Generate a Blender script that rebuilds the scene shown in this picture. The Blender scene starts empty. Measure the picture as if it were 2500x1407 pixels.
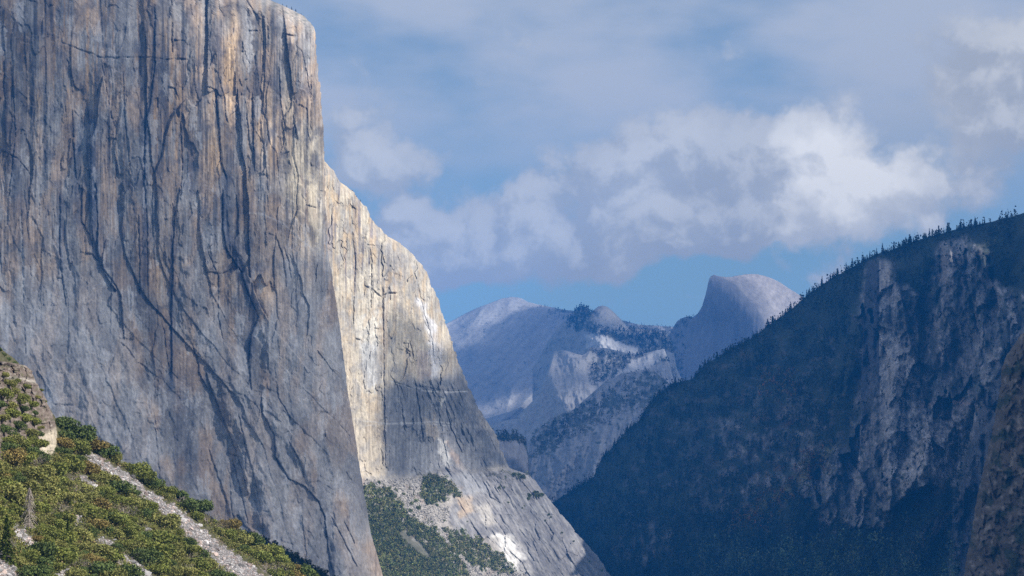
import bpy, math, time
import numpy as np
from math import radians, sin, cos, tan
T0 = time.time()
rng = np.random.default_rng(11)
scene = bpy.context.scene
COL = scene.collection

# ------------------------------------------------------------------ camera
F = 4940.0                      # focal length in photo pixels (2500 wide)
HOR = 1195.0                    # photo row of the true horizon
TH = math.atan((HOR - 703.5) / F)
CT, ST = cos(TH), sin(TH)

def W(px, py, Y):
    """point seen at photo pixel (px, py) standing Y metres down the valley"""
    px, py, Y = np.broadcast_arrays(np.asarray(px, float), np.asarray(py, float), np.asarray(Y, float))
    a = (px - 1250.0) / F
    b = (703.5 - py) / F
    dy = CT - b * ST
    dz = ST + b * CT
    return np.stack([a / dy * Y, Y, dz / dy * Y], -1)

def PX(P):
    x, y, z = P[..., 0], P[..., 1], P[..., 2]
    f = y * CT + z * ST
    u = -y * ST + z * CT
    return 1250 + F * x / f, 703.5 - F * u / f

cam_d = bpy.data.cameras.new("camera")
cam = bpy.data.objects.new("camera", cam_d)
COL.objects.link(cam)
cam.rotation_euler = (radians(90) + TH, 0, 0)
cam_d.sensor_width = 36
cam_d.lens = 36 * F / 2500
cam_d.clip_start = 1
cam_d.clip_end = 120000
scene.camera = cam

# ------------------------------------------------------------------ numpy noise
_perm = np.random.default_rng(5).permutation(4096)
_ang = np.random.default_rng(6).random(4096) * 2 * np.pi
_gx, _gy = np.cos(_ang), np.sin(_ang)
_rnd = np.random.default_rng(8).random((4096, 4))

def _h(i, j, seed):
    return _perm[(_perm[(i + seed * 131) & 4095] + j * 7 + seed * 17) & 4095]

def perlin(x, y, seed=0):
    x, y = np.broadcast_arrays(np.asarray(x, float), np.asarray(y, float))
    xi = np.floor(x).astype(np.int64); yi = np.floor(y).astype(np.int64)
    xf = x - xi; yf = y - yi
    u = xf * xf * xf * (xf * (xf * 6 - 15) + 10)
    v = yf * yf * yf * (yf * (yf * 6 - 15) + 10)
    def g(a, b):
        h = _h(xi + a, yi + b, seed)
        return _gx[h] * (xf - a) + _gy[h] * (yf - b)
    n0 = g(0, 0) * (1 - u) + g(1, 0) * u
    n1 = g(0, 1) * (1 - u) + g(1, 1) * u
    return (n0 * (1 - v) + n1 * v) * 1.5

def fbm(x, y, o=4, seed=0, gain=.5):
    r = 0; a = 1; n = 0
    for k in range(o):
        r = r + a * perlin(x * 2 ** k + 13.7 * k, y * 2 ** k + 5.1 * k, seed + k); n += a; a *= gain
    return r / n

def ridged(x, y, o=4, seed=0, gain=.5):
    r = 0; a = 1; n = 0
    for k in range(o):
        r = r + a * (1 - 2 * np.abs(perlin(x * 2 ** k + 3.7 * k, y * 2 ** k + 9.1 * k, seed + k))); n += a; a *= gain
    return r / n

def facets(x, y, seed=0, tilt=1.0):
    """cellular slabs: each cell is a flat tilted plate at its own height"""
    x, y = np.broadcast_arrays(np.asarray(x, float), np.asarray(y, float))
    xi = np.floor(x).astype(np.int64); yi = np.floor(y).astype(np.int64)
    best = np.full(x.shape, 9.0); val = np.zeros(x.shape); idr = np.zeros(x.shape); sec = np.full(x.shape, 9.0)
    for a in (-1, 0, 1):
        for b in (-1, 0, 1):
            h = _h(xi + a, yi + b, seed)
            r = _rnd[h]
            cx = xi + a + r[..., 0]; cy = yi + b + r[..., 1]
            dx = x - cx; dy = y - cy
            d = dx * dx + dy * dy
            m = d < best
            sec = np.where(m, best, np.minimum(sec, d))
            best = np.where(m, d, best)
            val = np.where(m, (r[..., 2] - .5) + tilt * (dx * (r[..., 3] - .5) + dy * (r[..., 0] - .5)), val)
            idr = np.where(m, r[..., 3], idr)
    return val, idr, np.sqrt(sec) - np.sqrt(best)

def sstep(a, b, x):
    t = np.clip((x - a) / (b - a), 0, 1)
    return t * t * (3 - 2 * t)

def lerp(a, b, t):
    return a + (b - a) * t

def sdist(px, py, poly):
    """signed distance to a polygon outline, positive inside"""
    poly = np.array(poly, float)
    n = len(poly)
    inside = np.zeros(px.shape, bool)
    d = np.full(px.shape, 1e18)
    for i in range(n):
        x0, y0 = poly[i]; x1, y1 = poly[(i + 1) % n]
        ex, ey = x1 - x0, y1 - y0
        t = np.clip(((px - x0) * ex + (py - y0) * ey) / (ex * ex + ey * ey + 1e-9), 0, 1)
        d = np.minimum(d, (px - x0 - t * ex) ** 2 + (py - y0 - t * ey) ** 2)
        if y0 != y1:
            c = ((y0 > py) != (y1 > py)) & (px < (x1 - x0) * (py - y0) / (y1 - y0) + x0)
            inside ^= c
    d = np.sqrt(d)
    return np.where(inside, d, -d)

def polymask(px, py, poly, soft=10, namp=0, nscale=60, seed=3):
    """1 inside the polygon, fading over soft pixels, edge broken up by noise"""
    p = np.array(poly, float); mg = soft + 2.5 * namp + 2
    out = np.zeros(px.shape)
    k = (px > p[:, 0].min() - mg) & (px < p[:, 0].max() + mg) & (py > p[:, 1].min() - mg) & (py < p[:, 1].max() + mg)
    if not k.any(): return out
    x, y = px[k], py[k]
    sd = sdist(x, y, poly)
    if namp:
        sd = sd + namp * fbm(x / nscale, y / nscale, 4, seed) * 2
    out[k] = sstep(-soft, soft, sd)
    return out

def linedist(px, py, pts):
    d = np.full(px.shape, 1e9)
    for (x0, y0), (x1, y1) in zip(pts[:-1], pts[1:]):
        ex, ey = x1 - x0, y1 - y0
        t = np.clip(((px - x0) * ex + (py - y0) * ey) / (ex * ex + ey * ey + 1e-9), 0, 1)
        d = np.minimum(d, np.hypot(px - x0 - t * ex, py - y0 - t * ey))
    return d

def rbf(pts, px, py, smooth=0.0):
    """thin-plate depth surface through (px, py, Y) control points"""
    pts = np.array(pts, float)
    S = 500.0
    X = pts[:, :2] / S
    def phi(r2):
        return 0.5 * r2 * np.log(r2 + 1e-12)
    n = len(X)
    K = phi(((X[:, None] - X[None]) ** 2).sum(-1)) + smooth * np.eye(n)
    Q = np.hstack([np.ones((n, 1)), X])
    A = np.block([[K, Q], [Q.T, np.zeros((3, 3))]])
    w = np.linalg.solve(A, np.concatenate([pts[:, 2], np.zeros(3)]))
    qx, qy = px / S, py / S
    r = w[n] + w[n + 1] * qx + w[n + 2] * qy
    for i in range(n):
        r = r + w[i] * phi((qx - X[i, 0]) ** 2 + (qy - X[i, 1]) ** 2)
    return r

def vcrack(px, py, pts, h, w, groove=0, gw=1.8, side=1, tap=30):
    """mostly vertical corner: rock stands h metres proud on one side and dies back over w px, with a groove"""
    ys = [p[1] for p in pts]; xs = [p[0] for p in pts]
    x = np.interp(py, ys, xs) + 1.6 * perlin(py / 17., py * 0, 5) + .8 * perlin(py / 6., py * 0, 6)
    t = sstep(ys[0] - 1, ys[0] + tap, py) * (1 - sstep(ys[-1] - tap, ys[-1] + 1, py))
    tg = t * (.35 + .85 * sstep(-.3, .3, perlin(py / 16., py * 0 + xs[0], 8)))
    t = t * (.6 + .6 * sstep(-.35, .35, perlin(py / 80., py * 0 + xs[0], 8)))
    d = (px - x) * side
    up = np.where(d > 0, np.exp(-np.abs(d) / w), np.exp(-np.abs(d) / 1.0) * 0)
    return t * (-h * up) + tg * groove * np.exp(-((px - x) / gw) ** 2)

def hcrack(px, py, pts, h, w, groove=0, gw=1.6):
    ys = [p[1] for p in pts]; xs = [p[0] for p in pts]
    y = np.interp(px, xs, ys) + 1.5 * perlin(px / 13., px * 0, 7)
    t = sstep(xs[0] - 4, xs[0] + 8, px) * (1 - sstep(xs[-1] - 8, xs[-1] + 4, px))
    t = t * (.3 + .8 * sstep(-.3, .3, perlin(px / 14., py * 0 + ys[0], 9)))
    y = y + 3 * perlin(px / 30., px * 0 + ys[0], 12)
    d = y - py
    up = np.where(d > 0, np.exp(-np.abs(d) / w), 0)
    return t * (-h * up + groove * np.exp(-((py - y) / gw) ** 2))

# ------------------------------------------------------------------ mesh + material helpers
def c3(r, g, b):
    return np.array([r, g, b], float)

def mixc(col, c, m):
    return col * (1 - m[..., None]) + np.asarray(c) * m[..., None]

def mesh_obj(name, V, Fc, mat, col=None, smooth=True, link=True, tint=None):
    V = np.ascontiguousarray(V, dtype=np.float32).reshape(-1, 3)
    Fc = np.ascontiguousarray(Fc, dtype=np.int32)
    me = bpy.data.meshes.new(name)
    k = Fc.shape[1]
    me.vertices.add(len(V)); me.vertices.foreach_set("co", V.ravel())
    me.loops.add(Fc.size); me.loops.foreach_set("vertex_index", Fc.ravel())
    me.polygons.add(len(Fc))
    me.polygons.foreach_set("loop_start", np.arange(0, Fc.size, k, dtype=np.int32))
    me.polygons.foreach_set("loop_total", np.full(len(Fc), k, dtype=np.int32))
    me.polygons.foreach_set("use_smooth", np.full(len(Fc), smooth, dtype=bool))
    me.update(calc_edges=True)
    if col is not None:
        a = me.attributes.new("col", 'FLOAT_COLOR', 'POINT')
        c = np.ones((len(V), 4), np.float32); c[:, :3] = np.clip(np.asarray(col).reshape(-1, 3), 0, 1)
        a.data.foreach_set("color", c.ravel())
    if tint is not None:
        a = me.attributes.new("tint", 'FLOAT', 'POINT')
        a.data.foreach_set("value", np.asarray(tint, np.float32).ravel())
    if mat is not None:
        me.materials.append(mat)
    ob = bpy.data.objects.new(name, me)
    if link:
        COL.objects.link(ob)
    return ob

def grid_faces(h, w):
    i = np.arange(h * w).reshape(h, w)
    return np.stack([i[:-1, :-1], i[1:, :-1], i[1:, 1:], i[:-1, 1:]], -1).reshape(-1, 4)

def structure(o):
    o["kind"] = "structure"; return o

def stuff(o):
    o["kind"] = "stuff"; return o

def tag(o, label, cat, group=None):
    o["label"] = label; o["category"] = cat
    if group: o["group"] = group
    return o

class NT:
    def __init__(s, tree):
        s.t = tree; s.n = tree.nodes; s.l = tree.links
    def __call__(s, typ, ins=None, **kw):
        nd = s.n.new(typ)
        for k, v in kw.items():
            setattr(nd, k, v)
        for k, v in (ins or {}).items():
            if isinstance(v, bpy.types.NodeSocket):
                s.l.new(v, nd.inputs[k])
            else:
                nd.inputs[k].default_value = v
        return nd
    def m(s, op, a, b=None, c=None, clamp=False):
        nd = s.n.new('ShaderNodeMath'); nd.operation = op; nd.use_clamp = clamp
        for i, v in enumerate((a, b, c)):
            if v is None: continue
            if isinstance(v, bpy.types.NodeSocket): s.l.new(v, nd.inputs[i])
            else: nd.inputs[i].default_value = v
        return nd.outputs[0]
    def mix(s, f, a, b, blend='MIX'):
        nd = s.n.new('ShaderNodeMix'); nd.data_type = 'RGBA'; nd.blend_type = blend
        for i, v in ((0, f), (6, a), (7, b)):
            if isinstance(v, bpy.types.NodeSocket): s.l.new(v, nd.inputs[i])
            elif i == 0: nd.inputs[i].default_value = v
            else: nd.inputs[i].default_value = (*v, 1) if len(v) == 3 else v
        return nd.outputs[2]

def new_mat(name):
    m = bpy.data.materials.new(name); m.use_nodes = True
    m.node_tree.nodes.clear()
    return m, NT(m.node_tree)

def rock_mat(name, size=4.0, vstretch=3.0, bump=1.0, var=.35, rough=.9):
    """granite: painted mineral colour x fine streaky grain, plus bump. size = metres of the finest grain"""
    m, N = new_mat(name)
    co = N('ShaderNodeTexCoord').outputs['Object']
    att = N('ShaderNodeAttribute', attribute_name='col').outputs['Color']
    mp = N('ShaderNodeMapping', {'Vector': co, 'Scale': (1 / size, 1 / size, 1 / (size * vstretch))}).outputs[0]
    n1 = N('ShaderNodeTexNoise', {'Vector': mp, 'Scale': .5, 'Detail': 5, 'Roughness': .62}).outputs['Fac']
    n2 = N('ShaderNodeTexNoise', {'Vector': co, 'Scale': 1 / (size * 1.3), 'Detail': 4, 'Roughness': .65}).outputs['Fac']
    s = N.m('ADD', N.m('MULTIPLY', n1, .6), N.m('MULTIPLY', n2, .4))
    k = N('ShaderNodeMapRange', {'Value': s, 'From Min': .34, 'From Max': .66, 'To Min': 1 - var, 'To Max': 1 + var}).outputs[0]
    kk = N('ShaderNodeCombineColor', {0: k, 1: k, 2: k}).outputs[0]
    colr = N.mix(1.0, att, kk, 'MULTIPLY')
    bm = N('ShaderNodeBump', {'Height': s, 'Strength': 1.0, 'Distance': bump * size}).outputs[0]
    bs = N('ShaderNodeBsdfPrincipled', {'Base Color': colr, 'Roughness': rough, 'Normal': bm, 'Specular IOR Level': .15})
    out = N('ShaderNodeOutputMaterial', {'Surface': bs.outputs[0]})
    return m

# ------------------------------------------------------------------ sun, sky
EL, AZ = radians(38), radians(101)
SUN = np.array([cos(EL) * sin(AZ), cos(EL) * cos(AZ), sin(EL)])
sd = bpy.data.lights.new("sun", 'SUN'); sd.energy = 5.0; sd.angle = radians(.53); sd.color = (1, .93, .84)
so = bpy.data.objects.new("sun", sd); COL.objects.link(so)
from mathutils import Vector
so.rotation_euler = Vector(SUN).to_track_quat('Z', 'Y').to_euler()

world = bpy.data.worlds.new("World"); scene.world = world; world.use_nodes = True
world.node_tree.nodes.clear()
#@@SKY
# density of the cloud field as a function of u = x/y, v = z/y (a direction in the sky)
cg = bpy.data.node_groups.new("cloud_field", 'ShaderNodeTree')
cg.interface.new_socket("uv", in_out='INPUT', socket_type='NodeSocketVector')
cg.interface.new_socket("d", in_out='OUTPUT', socket_type='NodeSocketFloat')
G = NT(cg)
gi = cg.nodes.new('NodeGroupInput'); go = cg.nodes.new('NodeGroupOutput')
PUFFS = [  # photo px, py, rx, ry, weight
    (1560, 430, 190, 130, .80), (1700, 400, 230, 150, .95), (1880, 390, 190, 120, .9), (1760, 520, 330, 95, .8), (1480, 500, 120, 90, .55),
    (1990, 350, 110, 75, .75), (1960, 440, 170, 120, .9), (2120, 460, 230, 95, .95), (2280, 450, 150, 70, .65), (1980, 560, 260, 50, .45),
    (1020, 560, 100, 90, 1.15), (1060, 620, 180, 80, 1.05), (1200, 560, 170, 70, .75), (1290, 490, 60, 85, .7), (1330, 590, 150, 60, .65),
    (1440, 640, 110, 55, .75), (1240, 660, 120, 40, .45), (1560, 610, 200, 50, .5),
    (960, 390, 190, 70, .95), (880, 300, 100, 80, .8), (2470, 200, 150, 120, 1.2), (2440, 60, 220, 90, .8), (2450, 320, 170, 70, .9),
    (2040, 660, 60, 50, .7), (1700, 735, 75, 30, .4), (1980, 700, 50, 40, .5), (2380, 490, 60, 40, .45), (1030, 520, 60, 60, .5), (1080, 670, 110, 30, .5), (2520, 150, 120, 90, .7), (2250, 370, 120, 40, .4), (850, 420, 90, 40, .5), (1650, 590, 160, 40, .4)]
warp = G('ShaderNodeTexNoise', {'Vector': gi.outputs[0], 'Scale': 26.0, 'Detail': 4, 'Roughness': .55}, noise_dimensions='3D')
wv = G('ShaderNodeVectorMath', {0: warp.outputs['Color'], 1: (.5, .5, .5)}, operation='SUBTRACT').outputs[0]
wv = G('ShaderNodeVectorMath', {0: wv, 'Scale': .030}, operation='SCALE').outputs[0]
pv = G('ShaderNodeVectorMath', {0: gi.outputs[0], 1: wv}, operation='ADD').outputs[0]
tot = None
for (x, y, rx, ry, w_) in PUFFS:
    uu = (x - 1250) / F / (CT - (703.5 - y) / F * ST); vv = (ST + (703.5 - y) / F * CT) / (CT - (703.5 - y) / F * ST)
    q = G('ShaderNodeVectorMath', {0: pv, 1: (uu, vv, 0)}, operation='SUBTRACT').outputs[0]
    q = G('ShaderNodeVectorMath', {0: q, 1: (F / rx, F / ry, 0)}, operation='MULTIPLY').outputs[0]
    q = G('ShaderNodeVectorMath', {0: q, 1: q}, operation='DOT_PRODUCT').outputs['Value']
    q = G.m('MULTIPLY', G.m('EXPONENT', G.m('MULTIPLY', q, -1.15)), w_)
    tot = q if tot is None else G.m('ADD', tot, q)
tot = G.m('MINIMUM', tot, 1.35)
nz = G('ShaderNodeTexNoise', {'Vector': gi.outputs[0], 'Scale': 34.0, 'Detail': 7, 'Roughness': .56}).outputs['Fac']
nz2 = G('ShaderNodeTexNoise', {'Vector': gi.outputs[0], 'Scale': 120.0, 'Detail': 4, 'Roughness': .6}).outputs['Fac']
vo = G('ShaderNodeTexVoronoi', {'Vector': pv, 'Scale': 24.0, 'Detail': 3.0, 'Roughness': .55, 'Lacunarity': 2.3, 'Smoothness': .35}, voronoi_dimensions='2D', feature='SMOOTH_F1').outputs['Distance']
dd = G.m('ADD', tot, G.m('MULTIPLY', G.m('SUBTRACT', nz, .5), 1.15))
dd = G.m('ADD', dd, G.m('MULTIPLY', G.m('SUBTRACT', .42, vo), .62))
dd = G.m('ADD', dd, G.m('MULTIPLY', G.m('SUBTRACT', nz2, .5), .22))
cg.links.new(dd, go.inputs[0])

N = NT(world.node_tree)
tc = N('ShaderNodeTexCoord').outputs['Generated']
sp = N('ShaderNodeSeparateXYZ', {0: tc})
yy = N.m('MAXIMUM', N.m('ABSOLUTE', sp.outputs[1]), .05)
uv = N('ShaderNodeCombineXYZ', {0: N.m('DIVIDE', sp.outputs[0], yy), 1: N.m('DIVIDE', sp.outputs[2], yy)}).outputs[0]
sky = N('ShaderNodeTexSky', sky_type='NISHITA')
sky.sun_disc = False; sky.sun_elevation = EL; sky.sun_rotation = AZ
sky.altitude = 1300; sky.air_density = 1.0; sky.dust_density = .3; sky.ozone_density = 2.0
def field(off):
    g = N('ShaderNodeGroup'); g.node_tree = cg
    v = N('ShaderNodeVectorMath', {0: uv, 1: (off[0], off[1], 0)}, operation='ADD').outputs[0] if off != (0, 0) else uv
    N.l.new(v, g.inputs[0]); return g.outputs[0]
d0 = field((0, 0)); d1 = field((.006, .009)); 
def mr(v, a, b, c=0., d=1., it='SMOOTHSTEP'):
    return N('ShaderNodeMapRange', {'Value': v, 'From Min': a, 'From Max': b, 'To Min': c, 'To Max': d}, interpolation_type=it).outputs[0]
alpha = mr(d0, -.02, .56, 0, .93)
lit = mr(N.m('SUBTRACT', d0, d1), -.20, .34)
lit = N.m('MULTIPLY', lit, mr(d0, .2, 1.0, .5, 1.0))
# the cumulus right of centre stands in full sun
bu, bv = (2040 - 1250) / F, (ST + (703.5 - 430) / F * CT)
qb = N('ShaderNodeVectorMath', {0: uv, 1: (bu, bv, 0)}, operation='SUBTRACT').outputs[0]
qb = N('ShaderNodeVectorMath', {0: qb, 1: (F / 260, F / 150, 0)}, operation='MULTIPLY').outputs[0]
qb = N('ShaderNodeVectorMath', {0: qb, 1: qb}, operation='DOT_PRODUCT').outputs['Value']
qb = N.m('EXPONENT', N.m('MULTIPLY', qb, -1.0))
cn = N('ShaderNodeTexNoise', {'Vector': uv, 'Scale': 22.0, 'Detail': 6, 'Roughness': .55}).outputs['Fac']
lit = N.m('ADD', N.m('MULTIPLY', lit, .34), mr(cn, .35, .68, -.04, .10))
us = N('ShaderNodeSeparateXYZ', {0: uv})
cn2 = N('ShaderNodeTexNoise', {'Vector': uv, 'Scale': 55.0, 'Detail': 4, 'Roughness': .5}).outputs['Fac']
le = mr(N.m('ADD', us.outputs[0], N.m('MULTIPLY', N.m('SUBTRACT', cn2, .5), .035)), (1885 - 1250) / F, (1935 - 1250) / F)
lit = N.m('ADD', lit, N.m('MULTIPLY', N.m('MULTIPLY', qb, N.m('ADD', .18, N.m('MULTIPLY', le, .75))), N.m('ADD', .55, mr(cn2, .38, .60, 0, .50))), clamp=True)
CG, CW = (4.5, 4.75, 5.0), (10.4, 10.2, 9.6)
ccol = N.mix(lit, CG, CW)
# thin high veil over the upper sky
vn = N('ShaderNodeTexNoise', {'Vector': N('ShaderNodeMapping', {'Vector': uv, 'Scale': (1, 2.2, 1)}).outputs[0], 'Scale': 6.5, 'Detail': 6, 'Roughness': .5}).outputs['Fac']
veil = N.m('MULTIPLY', mr(sp.outputs[2], .105, .20), mr(vn, .33, .58, .20, .95))
CV = (5.1, 5.5, 6.1)
skyc = N.mix(1.0, sky.outputs[0], (.98, 1.07, 1.0), 'MULTIPLY')
c = N.mix(veil, skyc, CV)
c = N.mix(alpha, c, ccol)
bg = N('ShaderNodeBackground', {'Color': c, 'Strength': .10})
N('ShaderNodeOutputWorld', {'Surface': bg.outputs[0]})
#@@ENDSKY

scene.view_settings.view_transform = 'Standard'
scene.view_settings.look = 'None'
scene.view_settings.exposure = 0.08
scene.view_settings.gamma = 1.0
scene.cycles.max_bounces = 5
scene.cycles.diffuse_bounces = 2
scene.cycles.volume_bounces = 1
scene.cycles.transparent_max_bounces = 12
scene.cycles.use_denoising = False
scene.cycles.sample_clamp_indirect = 4.0

SHADE = []          # (points, cover 0..1) : how much shade the added cloud layers cast there

def sheet(name, px, py, Y, mat, col, back=0, right_back=0, drop=.35):
    """a landform seen at photo position (px,py) with true depth Y; its far side is closed behind the crest"""
    P = W(px, py, Y)
    Cc = np.broadcast_to(col, P.shape).copy()
    if right_back:
        ex, ec = [], []
        for k in range(1, 9):
            q = P[:, -1].copy(); f = 1 + right_back * (k / 8) ** 1.5 / q[:, 1]
            q[:, 0] = q[:, 0] * f - 2.0 * k; q[:, 1] *= f
            q[:, 2] -= 3 * k
            ex.append(q); ec.append(Cc[:, -1])
        P = np.concatenate([P, np.stack(ex, 1)], 1); Cc = np.concatenate([Cc, np.stack(ec, 1)], 1)
    if back:
        ex, ec = [], []
        for k in range(8, 0, -1):
            q = P[0].copy(); f = back * (k / 8) ** 1.4
            q[:, 0] *= 1 + f / q[:, 1]; q[:, 1] += f; q[:, 2] -= f * drop
            ex.append(q); ec.append(Cc[0])
        P = np.concatenate([np.stack(ex, 0), P], 0); Cc = np.concatenate([np.stack(ec, 0), Cc], 0)
    h, w = P.shape[:2]
    return structure(mesh_obj(name, P, grid_faces(h, w), mat, Cc))

ROCK_NEAR = rock_mat("granite_wall", 3.0, 3.0, .45, .32)
ROCK_MID = rock_mat("granite_buttress", 4.5, 2.0, .5, .3)
ROCK_RIDGE = rock_mat("ridge_rock_and_forest", 7, 1.4, 1.2, .5)
ROCK_FAR = rock_mat("far_granite", 26, 1.6, .5, .16)
HAZE_COL = (.035, .32, 1.0, 1)
HAZE_D = 4.5e-5
# ================================================================== near granite wall
def near_R(py):
    return np.interp(py, [-160, -60, 0, 18, 40, 66, 80, 130, 200, 300, 400, 500, 600, 700, 800, 950, 1050, 1150, 1200, 1300, 1407, 1520],
                     [60, 500, 660, 700, 742, 766, 770, 771, 780, 788, 792, 794, 798, 815, 830, 848, 865, 880, 888, 905, 935, 985])
def near_base(px, py):
    Y = 3150 + .48 * (px + 100)
    Y = Y - .30 * 60 * np.log1p(np.exp(np.clip((py - 700) / 60., -30, 30))) + .5 * 40 * np.log1p(np.exp(np.clip((60 - py) / 40., -30, 30)))
    return Y
h, w = 830, 660
py = np.repeat(np.linspace(-160, 1510, h)[:, None], w, 1)
R = near_R(py) + np.where(py < 700, 2.6, 1.4) * fbm(py / 14., py * 0 + .3, 4, 61) + np.where(py < 700, 2.5, 1.2) * facets(py / 22., py * 0 + .5, 62, 2.)[0]
u = np.linspace(0, 1, w)[None]
px = -160 + (R + 160) * (1 - (1 - u) ** 1.15)
Y = near_base(px, py)
e = near_R(py) + 3 - px
rw = np.interp(py, [-160, 0, 120, 700, 1407], [240, 120, 60, 70, 150])
Y += rw * 1.3 * (1 - np.sqrt(np.clip(1 - np.clip(1 - e / rw, 0, 1) ** 2, 0, 1)))
s = px + 5 * fbm(px / 90., py / 200., 2, 2); t = py
low = sstep(600, 1050, py + (px - 400) * -.25)       # smoother apron below
d = 26 * fbm(s / 230., t / 700., 3, 21) + 13 * fbm(s / 70., t / 420., 3, 22)
rib = ridged(s / 46. + .5 * fbm(s / 60., t / 120., 2, 40), t / 620., 3, 23)
vb, idb, eb = facets(s / 62. + .12 * fbm(s / 50., t / 120., 2, 440) - low * .35 * t / 62., t / 330. + .2 * fbm(s / 40., t / 80., 2, 441), 37, 2.4)
d -= (2.2 - 1.6 * low) * rib + (5.5 - 3 * low) * vb
v1, id1, e1 = facets(s / 34. + .15 * fbm(s / 20., t / 60., 2, 44), t / 150. + .3 * fbm(s / 25., t / 50., 2, 46), 31, 1.6)
d -= (4.0 - 2.6 * low) * v1
v2, id2, e2 = facets(s / 12. + .3 * fbm(s / 9., t / 18., 2, 54), t / 42. + .3 * fbm(s / 9., t / 18., 2, 55), 35, 1.7)
d -= (1.9 - .9 * low) * v2 * sstep(-.25, .3, fbm(s / 80., t / 90., 3, 56) + .15)
v3, id3, e3 = facets(s / 22. + t / 70., t / 34. - s / 60., 38, 1.5)
d -= 2.3 * v3 * sstep(.0, .35, fbm(s / 110., t / 110., 3, 57) + .25 * low + .3 * sstep(120, 0, py))
d -= (1.1 - .6 * low) * ridged(s / 9., t / 110., 3, 58) + .8 * fbm(s / 5., t / 8., 3, 59)
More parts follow.
